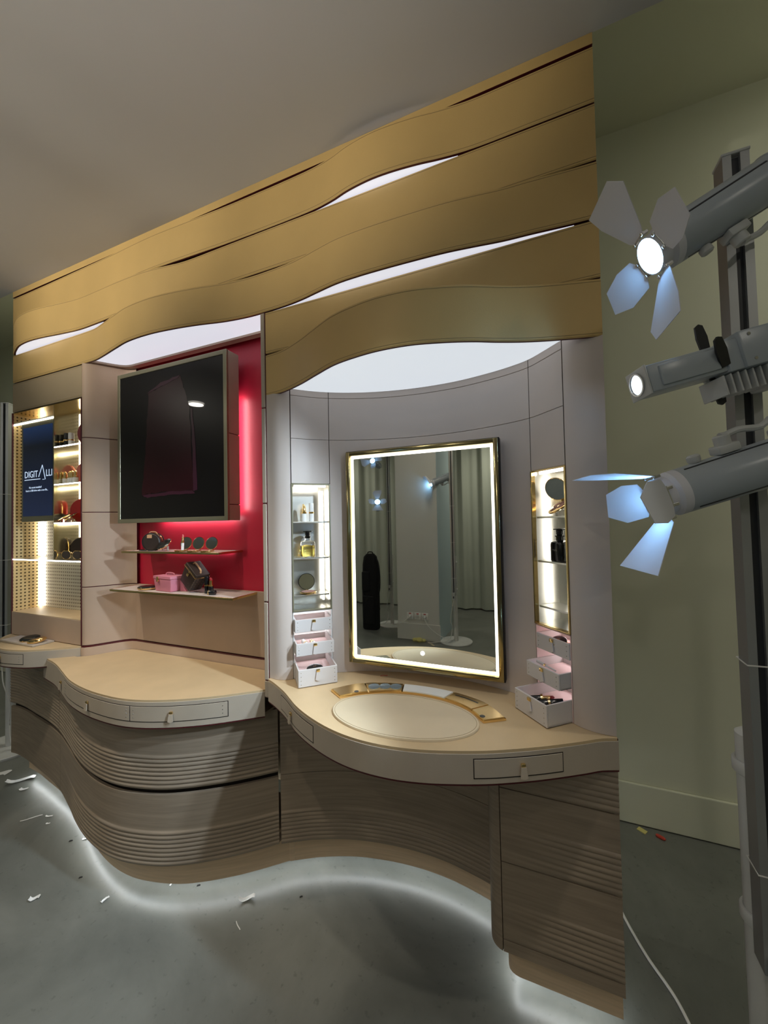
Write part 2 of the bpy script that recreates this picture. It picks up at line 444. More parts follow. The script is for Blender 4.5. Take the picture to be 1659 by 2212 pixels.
# ================================================================== THE ROOM
FX0, FX1, FY0, FY1 = -7.0, 2.6, -5.0, 0.947
floor = struct('floor', box(FX0, FX1, FY0, FY1+0.1, -0.1, 0.0), 'concrete')
struct('wall_back', box(FX0, FX1, FY1, FY1+0.1, 0, 3.35), 'wall_paint')
struct('wall_right', box(FX1, FX1+0.1, FY0, FY1+0.1, 0, 3.35), 'wall_paint')
struct('wall_left', box(FX0-0.1, FX0, FY0, FY1+0.1, 0, 3.35), 'wall_paint')
struct('wall_front', box(FX0, FX1, FY0-0.1, FY0, 0, 3.35), 'wall_white')
struct('ceiling', box(FX0, FX1, FY0, 0.0, 2.80, 3.35), 'ceiling_paint')
struct('ceiling_recess', box(FX0, FX1, 0.0, FY1+0.1, 3.327, 3.42), 'ceiling_green')
bb = rbox(FX0, FX1, FY1-0.014, FY1, 0.004, 0.19, 0.004, 2)
struct('baseboard_back', bb, 'wall_paint')
# the pier that the mirror shows, painted white in front and pale blue on its side
PX0, PX1, PY0, PY1 = -1.87, -1.345, -3.62, -2.98
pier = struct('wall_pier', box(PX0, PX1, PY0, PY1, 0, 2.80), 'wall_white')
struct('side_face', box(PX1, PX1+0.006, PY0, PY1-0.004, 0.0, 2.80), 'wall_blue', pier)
struct('baseboard_pier', rbox(PX0-0.005, PX1+0.012, PY1, PY1+0.016, 0.003, 0.20, 0.004), 'wall_white')

# downlight fixtures; all but the first are added
where = ['nearest the wall television', 'added above the middle of the room', 'added near the right-hand wall', 'added near the curtain on the left', 'added near the curtain beside the pier']
for (x, y), wd in zip(DOWNLIGHTS, where):
    t = thing('ceiling_downlight', 'round recessed ceiling downlight '+wd, 'light', (x, y, 2.80), 'round ceiling downlights', local=True)
    add('trim_ring', lathe([(0.085, -0.006), (0.105, -0.006), (0.108, -0.002), (0.108, 0.0), (0.085, 0.0)], 40, cap=False), 'white_gloss', t, True)
    add('diffuser', cyl(0.086, -0.003, 0.0, 40), 'downlight_disc', t)
for (x, y), wd in zip(PASSAGE, ['added over the passage right of the display wall', 'added over the passage left of the display wall']):
    t = thing('ceiling_downlight', 'round recessed ceiling downlight '+wd, 'light', (x, y, 3.327), 'round ceiling downlights', local=True)
    add('trim_ring', lathe([(0.085, -0.006), (0.105, -0.006), (0.108, -0.002), (0.108, 0.0), (0.085, 0.0)], 40, cap=False), 'white_gloss', t, True)
    add('diffuser', cyl(0.086, -0.003, 0.0, 40), 'downlight_disc', t)

for (x, y, tg, wt), wd in zip(ADDED_SPOTS, ('left of the television', 'in front of the television', 'in front of the vanity')):
    t = thing('added_spot', 'small added ceiling spot '+wd, 'light', (x, y, 2.80), 'small added ceiling spots', local=True)
    add('trim_ring', lathe([(.040, -.004), (.054, -.004), (.056, 0), (.040, 0)], 28, cap=False), 'white_gloss', t, True)
    add('reflector', lathe([(.020, -.0008), (.040, -.003), (.040, 0), (.020, 0)], 28, cap=False), 'steel', t, True)
    add('lens', cyl(.020, -.0015, 0, 24), 'downlight_disc', t)

# curtains seen in the mirror: pleated cloth hung in front of the far wall
def curtain(x0, x1, y, label):
    n = int((x1-x0)/0.02); c = []
    for i in range(n+1):
        x = x0+(x1-x0)*i/n
        c.append(Vector((x, y+0.045*math.sin(x*17.0)+0.02*math.sin(x*41+1))))
    V, F, S = ribbon(c[::-1], 0.02, 2.78, 0.004)
    add('curtain', (V, F), 'curtain', None, True, label, 'curtain', 'long pleated curtains')
curtain(-4.6, -2.1, -4.72, 'long grey-green pleated curtain behind the black bag, in the mirror')
curtain(-1.9, 0.4, -4.76, 'long grey-green pleated curtain right of the blue pier, in the mirror')

# ================================================================== PLAN CURVES OF THE DISPLAY WALL
def C2(*pts, n=90): return spline([Vector(p) for p in sorted(pts)], n)
bandA = C2((0, 0), (-.20, 0), (-.34, -.001), (-.44, -.012), (-.51, -.024), (-.60, -.034), (-.68, -.036), (-.77, -.027), (-.835, -.013), (-.915, -.003), (-1.02, 0), (-1.17, 0), (-1.35, -.002), (-1.52, -.008), (-1.74, -.015), (-1.87, -.014), (-2.1, -.007), (-2.4, -.003), (-2.7, 0), (-2.94, 0), n=150)
bandB = C2((0, 0), (-.3, 0), (-.8, 0), (-1.3, 0), (-1.55, 0), (-1.62, -.004), (-1.69, -.014), (-1.76, -.024), (-1.85, -.030), (-2.0, -.030), (-2.14, -.026), (-2.3, -.024), (-2.43, -.037), (-2.57, -.055), (-2.68, -.060), (-2.78, -.051), (-2.87, -.026), (-2.92, -.008), (-2.945, 0.004), n=150)
bandC = C2((0, 0), (-.08, -.005), (-.17, -.013), (-.25, -.018), (-.33, -.029), (-.42, -.040), (-.53, -.046), (-.64, -.049), (-.72, -.049), (-.81, -.044), (-.90, -.028), (-.97, -.014), (-1.05, -.004), (-1.175, 0), (-1.25, -.002), (-1.35, -.014), (-1.47, -.040), (-1.58, -.058), (-1.72, -.071), (-1.87, -.066), (-1.99, -.044), (-2.12, -.017), (-2.2, -.003), (-2.27, 0), (-2.5, 0), (-2.94, 0), n=150)
bandE = C2((0, 0), (-.12, -.032), (-.20, -.059), (-.265, -.088), (-.33, -.122), (-.41, -.153), (-.50, -.177), (-.60, -.182), (-.687, -.170), (-.769, -.148), (-.865, -.102), (-.96, -.054), (-1.067, -.012), (-1.149, 0), n=90)
wallV = C2((-1.149, 0.0), (-1.10, -.003), (-1.07, .010), (-1.037, .042), (-1.0, .082), (-.945, .125), (-.88, .162), (-.80, .195), (-.695, .222), (-.57, .235), (-.444, .228), (-.326, .199), (-.255, .172), (-.198, .14), (-.15, .09), (-.102, .035), (-.075, .014), (-.04, .002), (0, 0), n=140)
LW0, LW1 = Vector((-1.055, .0225)), Vector((-.945, .125))
LW0 = Vector((-1.055, yat(wallV, -1.055))); LW1 = Vector((-.945, yat(wallV, -.945)))
RW0 = Vector((-.198, yat(wallV, -.198))); RW1 = Vector((-.102, yat(wallV, -.102)))
ctrV = C2((-1.149, -.010), (-1.10, -.034), (-1.018, -.083), (-.917, -.155), (-.818, -.207), (-.723, -.241), (-.64, -.255), (-.553, -.254), (-.469, -.239), (-.389, -.214), (-.312, -.184), (-.236, -.146), (-.184, -.117), (-.132, -.085), (-.078, -.050), (-.04, -.024), (.003, -.006), n=90)
ctrM = C2((-2.475, -.078), (-2.426, -.088), (-2.307, -.114), (-2.149, -.166), (-2.02, -.209), (-1.89, -.237), (-1.77, -.250), (-1.647, -.250), (-1.555, -.234), (-1.462, -.200), (-1.38, -.158), (-1.306, -.110), (-1.235, -.054), (-1.172, -.003), n=90)
ctrL = spline([Vector(p) for p in ((-2.965, .05), (-2.955, -.004), (-2.903, -.066), (-2.80, -.135), (-2.669, -.163), (-2.523, -.140), (-2.438, -.097), (-2.359, -.043), (-2.307, -.003))], 70)
nicheW = spline([Vector(p) for p in ((-2.305, 0.0), (-2.288, .004), (-2.266, .024), (-2.24, .065), (-2.212, .110), (-2.19, .140), (-2.165, .158), (-2.137, .165))], 40)
cabM = C2((-3.005, .026), (-2.955, .030), (-2.84, .021), (-2.721, .003), (-2.60, -.015), (-2.498, -.032), (-2.366, -.062), (-2.195, -.115), (-2.061, -.160), (-1.927, -.196), (-1.806, -.215), (-1.702, -.216), (-1.607, -.200), (-1.508, -.170), (-1.425, -.128), (-1.323, -.060), (-1.25, -.001), (-1.168, .072), n=150)
cabK = C2((-1.163, .072), (-1.11, .104), (-1.05, .137), (-.927, .187), (-.796, .218), (-.664, .233), (-.534, .230), (-.41, .208), (-.345, .190), n=80)
cabR = spline([Vector(p) for p in ((-.350, .10), (-.350, .060), (-.346, .030), (-.333, .010), (-.310, .0), (-.22, 0), (-.1, 0), (0, 0))], 60)

Z0, ZA, ZB, ZC, ZD, ZE, ZF = 2.798, 2.765, 2.601, 2.435, 2.271, 2.1025, 1.937   # horizontal joints between the bands
CT = 0.851        # vanity and left counter height
CM = 0.805        # middle counter height

# ================================================================== WAVE CANOPY (leather bands with lit gaps)
can = thing('wave_canopy', 'canopy of gold leather bands in waves above the whole display wall', 'canopy', (-1.47, 0.02, ZF))
def band(c, z0, z1, m='gold_leather', stitch=True, th=0.011):
    o = add('leather_band', ribbon(c, z0+0.0025, z1-0.0025, th, 0.003), [m, 'bordeaux'], can, True)
    if stitch:
        for z in (z0+0.0105, z1-0.0105):
            V, F, S = ribbon(offset(c, 0.0005), z-0.0007, z+0.0007, 0.001)
            add('stitching', (V, F), 'stitch', o)
    return o
add('top_strip', ribbon(C2((-2.94, -.002), (-1.5, -.002), (0, -.002), n=4), ZA+0.002, 2.7996, 0.011), ['gold_leather', 'bordeaux'], can)
band(bandA, ZB, ZA); band(bandB, ZC, ZB); band(bandC, ZD, ZC)
flat = lambda a, b_: [Vector((a+(b_-a)*i/12, 0.0)) for i in range(13)]
band(flat(-1.149, 0), ZE, ZD, 'gold_leather'); band(bandE, ZF, ZE, 'gold_leather')
band(flat(-2.94, -2.306), ZE, ZD, 'brown_leather')
add('backing_board', box(-2.938, -0.002, 0.0165, 0.03, 2.300, Z0-0.002), 'bordeaux', can)
add('backing_board', box(-1.147, -0.002, 0.0165, 0.03, ZF+0.03, 2.299), 'bordeaux', can)
add('backing_board', box(-2.938, -2.309, 0.0165, 0.03, ZE, 2.299), 'bordeaux', can)
# lit diffusers that close the open mouths of the waves
def diffuser(c, x0, x1, z, yb, inset=0.0125, m='panel_light', nm='light_diffuser'):
    s = sub(c, x0, x1); f = [Vector((p.x, min(p.y+inset, yb-0.001))) for p in s]; b_ = [Vector((p.x, yb)) for p in s]
    return add(nm, slab(f, b_, z, z+0.004), m, can)
diffuser(bandA, -.93, -.385, ZB+0.004, 0.016)
diffuser(bandC, -1.12, -.06, ZD+0.004, 0.016)
diffuser(bandB, -2.93, -2.12, ZC+0.004, 0.016)
s = sub(bandE, -1.12, -.02)
add('cover_board', slab([Vector((p.x, p.y+0.011)) for p in s], [Vector((p.x, 0.0)) for p in s], ZE-0.010, ZE-0.004), 'brown_leather', can)
# light ceiling of the television niche
s = sub(bandC, -2.27, -1.172)
def nback(x): return min(0.135, yat(nicheW, x)-0.03) if x < -2.137 else 0.135
f = [Vector((p.x, p.y+0.0125)) for p in s]; b_ = [Vector((p.x, max(p.y+0.014, nback(p.x)))) for p in s]
add('light_ceiling', slab(f, b_, 2.288, 2.292), 'panel_light', can)
add('ceiling_rim', slab([Vector((p.x, max(p.y+0.014, nback(p.x)))) for p in s], [Vector((p.x, max(p.y+0.016, 0.165 if p.x > -2.137 else yat(nicheW, p.x)))) for p in s], 2.278, 2.294), 'niche_leather', can)
# light ceiling of the vanity alcove
xs = [-1.135+1.12*i/80 for i in range(81)]
f = [Vector((x, yat(bandE, x)+0.0125)) for x in xs]; b_ = [Vector((x, max(yat(wallV, x)-0.004, yat(bandE, x)+0.014))) for x in xs]
add('light_ceiling', slab(f, b_, 1.960, 1.964), 'vanity_panel_light', can)

# outer carcass of the whole display wall
car = thing('display_wall_carcass', 'back and end boards that carry the curved display wall', 'shelving', (-1.47, 0.38, 0.17))
add('back_board', box(-2.94, 0.0, 0.385, 0.40, 0.17, 2.797), 'brown_leather', car)
add('end_board', box(-0.012, 0.0, 0.032, 0.385, 0.17, 2.797), 'bordeaux', car)
add('end_board', box(-2.94, -2.928, 0.175, 0.385, 0.17, 2.797), 'bordeaux', car)
add('top_board', box(-2.928, -0.012, 0.032, 0.385, 2.783, 2.797), 'brown_leather', car)

# ================================================================== VANITY ALCOVE
alc = thing('vanity_alcove', 'curved blush leather vanity alcove with lit niches beside its mirror', 'alcove', (-.57, .1, CT))
ZT = 1.962
def wpiece(x0, x1, z0, z1, nm='leather_panel', m='alcove_leather'):
    return add(nm, ribbon(sub(wallV, x0, x1), z0, z1, 0.010, 0.0012), [m, 'seam_grey'], alc, True)
wpiece(-1.149, -1.0565, CT, ZT); wpiece(-.1005, -0.0, CT, ZT)
for a, b_ in ((-1.055, -.945), (-.198, -.102)):
    wpiece(a+.001, b_-.001, 1.595, 1.7685); wpiece(a+.001, b_-.001, 1.7695, 1.936); wpiece(a+.001, b_-.001, 1.937, ZT)
wpiece(-.944, -.199, CT, 1.7685); wpiece(-.944, -.199, 1.7695, 1.936); wpiece(-.944, -.199, 1.937, ZT)
add('wall_backing', ribbon(offset(sub(wallV, -.944, -.199), -0.0105), CT, ZT, 0.008), ['seam_grey', 'seam_grey'], alc)

class Frame:
    """local frame on the curved wall: u along the chord, w outwards, z up"""
    def __init__(s, a, b_):
        s.a = Vector((a.x, a.y, 0)); d = (b_-a); s.L = d.length; d.normalize()
        s.u = Vector((d.x, d.y, 0)); s.n = Vector((d.y, -d.x, 0))
        s.m = Matrix(((s.u.x, -s.n.x, 0, a.x), (s.u.y, -s.n.y, 0, a.y), (0, 0, 1, 0), (0, 0, 0, 1)))   # local y points INTO the wall
    def __call__(s, vf): return (xf(vf, s.m)[0],)+tuple(vf[1:])
def lit_niche(fr, side):
    L = fr.L; D = 0.10; z0, z1 = 1.104, 1.593
    o = add('niche_lining', fr(join(box(0, L, D, D+.004, z0, z1), box(0, .003, .004, D, z0, z1), box(L-.003, L, .004, D, z0, z1), box(0, L, .004, D, z0, z0+.003), box(0, L, .004, D, z1-.003, z1))), 'brushed_steel', alc)
    t = .0045
    add('brass_frame', fr(join(rbox(-.001, t, -.004, .012, z0-.001, z1+.001, .001, 1), rbox(L-t, L+.001, -.004, .012, z0-.001, z1+.001, .001, 1), rbox(t, L-t, -.004, .012, z0-.001, z0+t, .001, 1), rbox(t, L-t, -.004, .012, z1-t, z1+.001, .001, 1))), 'bronze_mirror' if side == 'L' else 'brass', o)
    u = L-.016 if side == 'L' else .040
    if side == 'L': add('led_strip', fr(rbox(L-.020, L-.012, D-.022, D-.014, z0+.02, z1-.02, .002)), 'led_white', o)
    else: add('led_strip', fr(rbox(.046, .055, D-.007, D-.001, z0+.004, z1-.01, .002)), 'led_white', o)
    add('led_strip', fr(rbox(.012, L-.012, .020, .028, z1-.010, z1-.004, .002)), 'led_white', o)
    for k, z in enumerate((1.447, 1.306, 1.162)):
        s_ = add('glass_shelf', fr(rbox(.006, L-.006, .012, D-.004, z-.006, z, .001, 1)), 'brushed_steel', o)
    return o
FL, FR = Frame(LW0, LW1), Frame(RW0, RW1)
lit_niche(FL, 'L'); lit_niche(FR, 'R')

def drawer_bank(fr, outs, side):
    L = fr.L; z0, z1 = CT+.001, 1.101; D = .115
    add('drawer_cavity', fr(join(box(0, L, D, D+.004, z0, z1), box(0, .003, .0, D, z0, z1), box(L-.003, L, .0, D, z0, z1), box(0, L, .0, D, z1-.003, z1), box(0, L, 0, D, z0, z0+.0015))), 'pink_lining' if side == 'R' else 'white_gloss', alc)
    add('led_strip', fr(rbox(.008, L-.008, D-.008, D-.002, 1.082, 1.094, .002)), 'led_drawer', alc)
    for zz in (1.004, .926): add('led_strip', fr(rbox(.008, L-.008, D-.008, D-.002, zz, zz+.012, .002)), 'led_drawer', alc)
    for (za, zb), w_ in zip(((1.028, 1.076), (.948, .994), (.8535, .915)), outs):
        e = .004; yb = D-.012
        d = add('drawer', fr(join(rbox(e, L-e, -w_, -w_+.006, za, zb, .0012, 1), box(e, e+.005, -w_+.006, yb, za, zb), box(L-e-.005, L-e, -w_+.006, yb, za, zb), box(e+.005, L-e-.005, yb-.004, yb, za, zb-.006), box(e, L-e, -w_+.006, yb, za, za+.004))), 'drawer_leather', alc)
        add('quilted_lining', fr(rbox(e+.0055, L-e-.0055, -w_+.0065, yb-.0045, za+.004, za+(zb-za)*.45, .002)), 'pink_lining', d, True)
        zc = zb-.010; uc = L/2
        add('pull_clip', fr(rbox(uc-.0065, uc+.0065, -w_-.005, -w_, zc-.004, zc+.007, .0015)), 'brass', d, True)
        tab = [(-.006, 0), (.006, 0), (.0105, -.026), (.0, -.032), (-.0105, -.026)]
        V, F = prism([(x, z) for x, z in tab], -.0022, .0014)
        add('pull_tab', fr(move(xf((V, F), UPX), uc, -w_-.0042, zc-.003)), 'drawer_leather', d)
        k = 4 if zb-za > .055 else 3
        for uu in (.014, L-.014):
            for j in range(k):
                zz = za+.010+(zb-za-.020)*j/(k-1)
                add('stud', fr(move(xf(lathe([(.0018, 0), (.0016, .0008), (.0008, .0013), (0, .0014)], 8), UPX), uu, -w_, zz)), 'steel', d, True)
drawer_bank(FL, (.022, .048, .096), 'L'); drawer_bank(FR, (.003, .044, .092), 'R')

# divider pilaster between television niche and vanity alcove
div = thing('divider_pilaster', 'narrow tan leather pilaster between television niche and vanity alcove', 'pilaster', (-1.16, .08, .70))
zs = [.775, .841, 1.140, 1.520, 1.893, ZD-.002]
for a, b_ in zip(zs, zs[1:]):
    add('leather_panel', rbox(-1.171, -1.1525, -.004, .17, a+.002, b_-.002, .003), 'fascia_leather', div)
add('joint_core', box(-1.1695, -1.1495, -.001, .165, .775, ZD-.003), 'bordeaux', div)

# ================================================================== MIRROR
mx0, mx1, mz0, mz1, my = -.877, -.300, .899, 1.715, .150
mir = thing('wall_mirror', 'large rectangular lit mirror in a polished gold frame', 'mirror', ((mx0+mx1)/2, my+.03, mz0))
t = .016
def ring(x0, x1, z0, z1, t, y0, y1, b_=.002):
    return join(rbox(x0, x0+t, y0, y1, z0, z1, b_), rbox(x1-t, x1, y0, y1, z0, z1, b_), rbox(x0+t-.001, x1-t+.001, y0, y1, z0, z0+t, b_), rbox(x0+t-.001, x1-t+.001, y0, y1, z1-t, z1, b_))
add('gold_frame', ring(mx0, mx1, mz0, mz1, t, my-.016, my+.03), 'frame_brass', mir, True)
add('lip', ring(mx0-.004, mx1+.004, mz0-.004, mz1+.004, .006, my-.004, my+.03, .001), 'dark_gap', mir)
add('led_border', ring(mx0+t, mx1-t, mz0+t, mz1-t, .0105, my-.002, my+.004, .001), 'led_mirror', mir)
add('mirror_glass', box(mx0+t+.0095, mx1-t-.0095, my, my+.004, mz0+t+.0095, mz1-t-.0095), 'mirror', mir)
bx, bz = -.584, .960
add('touch_button', move(xf(lathe([(.0062, 0), (.0082, 0), (.0082, .0008), (.0062, .0008)], 28, cap=False), UPX), bx, my-.0006, bz), 'touch_ring', mir)
for dx, dz in ((.003, 0), (-.003, 0), (0, .003), (0, -.003)):
    add('touch_petal', move(xf(cyl(.0022, 0, .0006, 12), UPX), bx+dx, my-.0006, bz+dz), 'touch_ring', mir)

# ================================================================== VANITY COUNTER
def tab_pull(parent, p, nrm, zc, w_=.016, h=.030, m='fascia_leather'):
    """small leather tab hanging from a brass clip, on a vertical face at p with outward plan normal nrm"""
    a = Vector((-nrm.y, nrm.x))
    mt = Matrix(((a.x, -nrm.x, 0, p.x), (a.y, -nrm.y, 0, p.y), (0, 0, 1, zc), (0, 0, 0, 1)))
    add('pull_clip', xf(rbox(-.006, .006, -.007, 0, -.003, .009, .002), mt), 'brass', parent, True)
    V, F = prism([(-w_*.42, 0), (w_*.42, 0), (w_*.62, -h*.85), (0, -h), (-w_*.62, -h*.85)], -.0013, .0013)
    add('pull_tab', xf(move(rot(xf((V, F), UPX), 'X', -6), 0, -.0065, .001), mt), m, parent)
def studs(parent, c, xs, zs):
    for x in xs:
        s_ = sub(c, x-.01, x+.01); i = len(s_)//2; n_ = normals(s_)[i]; y = yat(c, x)
        for z in zs:
            V, F = lathe([(.0018, 0), (.0015, .0009), (0, .0013)], 8)
            mt = Matrix(((-n_.y, 0, n_.x, x), (n_.x, 0, n_.y, y), (0, 1, 0, z), (0, 0, 0, 1)))
            add('stud', xf((V, F), mt), 'steel', parent)
def drawer_front(parent, c, x0, x1, z0, z1, m, px, studx=(), stick=.0012):
    s_ = sub(c, x0, x1)
    g = add('drawer_gap', ribbon(offset(sub(c, x0-.0022, x1+.0022), .0005), z0-.0022, z1+.0022, .003), ['dark_gap', 'dark_gap'], parent)
    d = add('drawer', ribbon(offset(s_, stick), z0, z1, .004, .001), [m, m], parent, True)
    q = sub(c, px-.008, px+.008); n_ = normals(q)[len(q)//2]
    tab_pull(d, Vector((px, yat(c, px)))+n_*stick, n_, z0+(z1-z0)*.52)
    studs(d, offset(s_, stick), studx, [z0+(z1-z0)*f_ for f_ in (.25, .5, .75)])
vc = thing('vanity_counter', 'bow-fronted leather vanity counter under the gold-framed mirror', 'counter', (-.57, -.02, .764))
xs = [-1.149+1.149*i/90 for i in range(91)]
f = [Vector((x, yat(ctrV, x)+.001)) for x in xs]; b_ = [Vector((x, yat(wallV, x)+.006)) for x in xs]
add('counter_top', slab(f, b_, .832, CT), 'tan_leather', vc)
add('fascia', ribbon(ctrV, .766, .8445, .014, .002), ['fascia_leather', 'bordeaux'], vc, True)
add('piping', ribbon(offset(ctrV, -.0012), .8445, .8488, .008), ['bordeaux', 'bordeaux'], vc)
add('piping', ribbon(offset(ctrV, -.0015), .7625, .766, .012), ['bordeaux', 'bordeaux'], vc)
f = offset(ctrV, -.014); add('underside', slab(f, [Vector((p.x, .20)) for p in f], .766, .776), 'oak', vc)
drawer_front(vc, ctrV, -1.045, -.822, .782, .829, 'fascia_leather', -.955)
drawer_front(vc, ctrV, -.345, -.137, .783, .830, 'fascia_leather', -.232)

# ================================================================== TELEVISION NICHE
nic = thing('television_niche', 'tan leather niche with red back panel around the television', 'alcove', (-1.73, .1, CM))
zz = [CT+.002, 1.143, 1.518, 1.896, 2.285]
for a, b_ in zip(zz, zz[1:]):
    add('side_panel', ribbon(nicheW, a+.002, b_-.002, .012, .0015), ['niche_leather', 'bordeaux'], nic, True)
add('joint_core', ribbon(offset(nicheW, -.003), CT, 2.285, .009), ['bordeaux', 'bordeaux'], nic)
add('red_panel', box(-2.150, -1.171, .182, .192, 1.140, 2.29), 'red_panel', nic)
add('lower_panel', rbox(-2.139, -1.171, .163, .176, CT+.004, 1.142, .0015), 'niche_leather', nic)
led = offset(nicheW, .006)+[Vector((-1.171, .159))]
led = [p for i, p in enumerate(led) if i == 0 or p.x > led[i-1].x-1e-6]
add('ledge_strip', ribbon(led, CM-.004, .846, .014, .001), ['niche_leather', 'bordeaux'], nic, True)
add('piping', ribbon(offset(led, -.001), .846, .8525, .010), ['bordeaux', 'bordeaux'], nic)
def niche_shelf(x0, x1, y0, z, nm):
    o = add('shelf', rbox(x0, x1, y0+.004, .1815, z-.006, z, .001), 'alcove_leather', nic)
    add('edge_trim', join(rbox(x0-.001, x1+.001, y0, y0+.004, z-.009, z+.001, .001), rbox(x1, x1+.003, y0, .1815, z-.009, z+.001, .001), rbox(x0-.003, x0, y0, .1815, z-.009, z+.001, .001)), 'brass', o, True)
    add('led_strip', rbox(x0+.12, x1-.05, .172, .178, z-.010, z-.0065, .001), 'led_cool', o)
    return o
niche_shelf(-2.06, -1.445, .036, 1.323, 's'); niche_shelf(-2.12, -1.35, .018, 1.139, 's')

tv = thing('wall_television', 'large dark wall television in a bronze frame before the red panel', 'television', (-1.785, .11, 1.46))
tx0, tx1, tz0, tz1, tyf, tyb = -2.142, -1.420, 1.459, 2.208, .070, .144
add('housing', rbox(tx0+.003, tx1-.004, tyf+.004, tyb-.002, tz0+.002, tz1-.002, .002), 'bordeaux', tv)
add('front_frame', ring(tx0, tx1, tz0, tz1, .020, tyf, tyf+.012, .0015), 'bronze_mirror', tv)
add('screen', box(tx0+.019, tx1-.019, tyf+.003, tyf+.006, tz0+.019, tz1-.019), 'tv_glass', tv)
for a, b_ in ((tz0+.001, 1.528), (1.531, 1.84), (1.843, tz1-.001)):
    add('side_panel', rbox(tx1-.004, tx1, tyf+.012, tyb, a, b_, .0015), 'fascia_leather', tv)
random.seed(3)
def ragged(pts, amp, n=9):
    out = []
    for a, b_ in zip(pts, pts[1:]+pts[:1]):
        for i in range(n):
            q = i/n; out.append((a[0]+(b_[0]-a[0])*q+random.uniform(-amp, amp), a[1]+(b_[1]-a[1])*q+random.uniform(-amp, amp)))
    return out
sw = [(-1.915, 2.085), (-1.70, 2.135), (-1.645, 1.98), (-1.625, 1.60), (-1.90, 1.60), (-1.965, 1.59), (-1.935, 1.85)]
add('lipstick_picture', move(xf(prism(ragged(sw, .004), 0, .0006), UPX), 0, tyf+.0028, 0), 'tv_swatch', tv)
for pl in ([(-1.925, 2.085), (-1.83, 2.125), (-1.70, 2.142), (-1.72, 2.128), (-1.83, 2.105)], [(-1.64, 1.98), (-1.628, 1.97), (-1.606, 1.78), (-1.602, 1.60), (-1.625, 1.595), (-1.625, 1.78)], [(-1.968, 1.592), (-1.80, 1.602), (-1.63, 1.60), (-1.61, 1.585), (-1.78, 1.586), (-1.93, 1.578)]):
    add('lipstick_picture', move(xf(prism(ragged(pl, .003, 5), 0, .0008), UPX), 0, tyf+.0024, 0), 'tv_swatch_edge', tv)
add('led_strip', rbox(tx1-.030, tx1-.018, tyb-.001, tyb+.004, tz0+.05, tz1-.18, .001), 'led_tv', tv)
add('led_strip', rbox(tx0+.18, tx1-.06, tyb-.001, tyb+.004, tz0+.008, tz0+.016, .001), 'led_tv', tv)

# ================================================================== COUNTERS LEFT AND MIDDLE
mc = thing('middle_counter', 'wavy tan leather counter below the television', 'counter', (-1.77, -.02, .70))
f = ctrM; b_ = [Vector((p.x, yat(led, p.x)-.003 if p.x > -2.30 else max(p.y+.02, -.02))) for p in f]
add('counter_top', slab([Vector((p.x, p.y+.001)) for p in f], b_, .786, CM), 'tan_leather', mc)
add('fascia', ribbon(ctrM, .703, .7985, .014, .002), ['fascia_leather', 'bordeaux'], mc, True)
add('piping', ribbon(offset(ctrM, -.0012), .7985, .8028, .008), ['bordeaux', 'bordeaux'], mc)
add('piping', ribbon(offset(ctrM, -.0012), .6995, .703, .012), ['bordeaux', 'bordeaux'], mc)
g = offset(ctrM, -.014); add('underside', slab(g, [Vector((p.x, max(p.y+.01, .12))) for p in g], .703, .712), 'oak', mc)
drawer_front(mc, ctrM, -1.588, -1.275, .727, .781, 'fascia_leather', -1.44, (-1.575, -1.288))
drawer_front(mc, ctrM, -2.10, -1.592, .727, .781, 'fascia_leather', -1.83, (-2.09, -2.075, -1.605))
tm = normals(sub(ctrM, -2.18, -2.16))[1]; tab_pull(bpy.data.objects[mc.name].children[1], Vector((-2.17, yat(ctrM, -2.17))), tm, .752)

lc = thing('left_counter', 'rounded tan leather counter at the far left end of the wall', 'counter', (-2.65, -.03, .764))
f = ctrL; b_ = [Vector((-2.965+(p.x+2.965)*1.0, .02)) for p in f]
add('counter_top', slab([Vector((p.x, p.y+.001)) for p in f], [Vector((min(max(p.x, -2.955), -2.309), max(.012, p.y+.002))) for p in f], .832, CT), 'tan_leather', lc)
add('fascia', ribbon(ctrL, .766, .8445, .014, .002), ['fascia_leather', 'bordeaux'], lc, True)
add('piping', ribbon(offset(ctrL, -.0012), .8445, .8488, .008), ['bordeaux', 'bordeaux'], lc)
add('piping', ribbon(offset(ctrL, -.0012), .7625, .766, .012), ['bordeaux', 'bordeaux'], lc)
add('underside', slab(offset(f, -.014), [Vector((min(max(p.x, -2.95), -2.315), .06)) for p in f], .766, .772), 'oak', lc)
lf = ctrL[10:]
drawer_front(lc, lf, -2.84, -2.520, .783, .830, 'fascia_leather', -2.665, (-2.54,))

# ================================================================== DISPLAY CASE AT THE LEFT END
dc = thing('display_case', 'tall backlit display case with perforated plate lining at the left end', 'display case', (-2.62, .07, CT))
X0, X1, CZ0, CZ1, CD = -2.94, -2.306, .980, 2.100, .14
add('lower_panel', rbox(X0, X1-.003, -.002, .014, CT+.003, CZ0-.003, .002), 'niche_leather', dc)
add('sill', box(X0, X1-.003, -.001, CD, CZ0-.008, CZ0), 'tan_leather', dc)
add('perforated_back', box(X0, X1, CD, CD+.004, CZ0, CZ1), 'perforated_plate', dc)
add('perforated_side', box(X0-.004, X0, 0.0, CD, CZ0, CZ1), 'perforated_gold', dc)
add('brass_side', box(X1-.002, X1-.0005, .0, CD, CZ0, CZ1), 'pale_brass', dc)
add('top_plate', box(X0, X1, .0, CD, CZ1-.004, CZ1), 'brass', dc)
add('edge_trim', join(box(X1-.006, X1-.002, -.003, .01, CT+.003, CZ1), box(X0-.004, X0+.001, -.003, .004, CT+.003, CZ1)), 'bordeaux', dc)
add('partition', box(-2.551, -2.547, .002, CD, 1.274, CZ1-.004), 'pale_brass', dc)
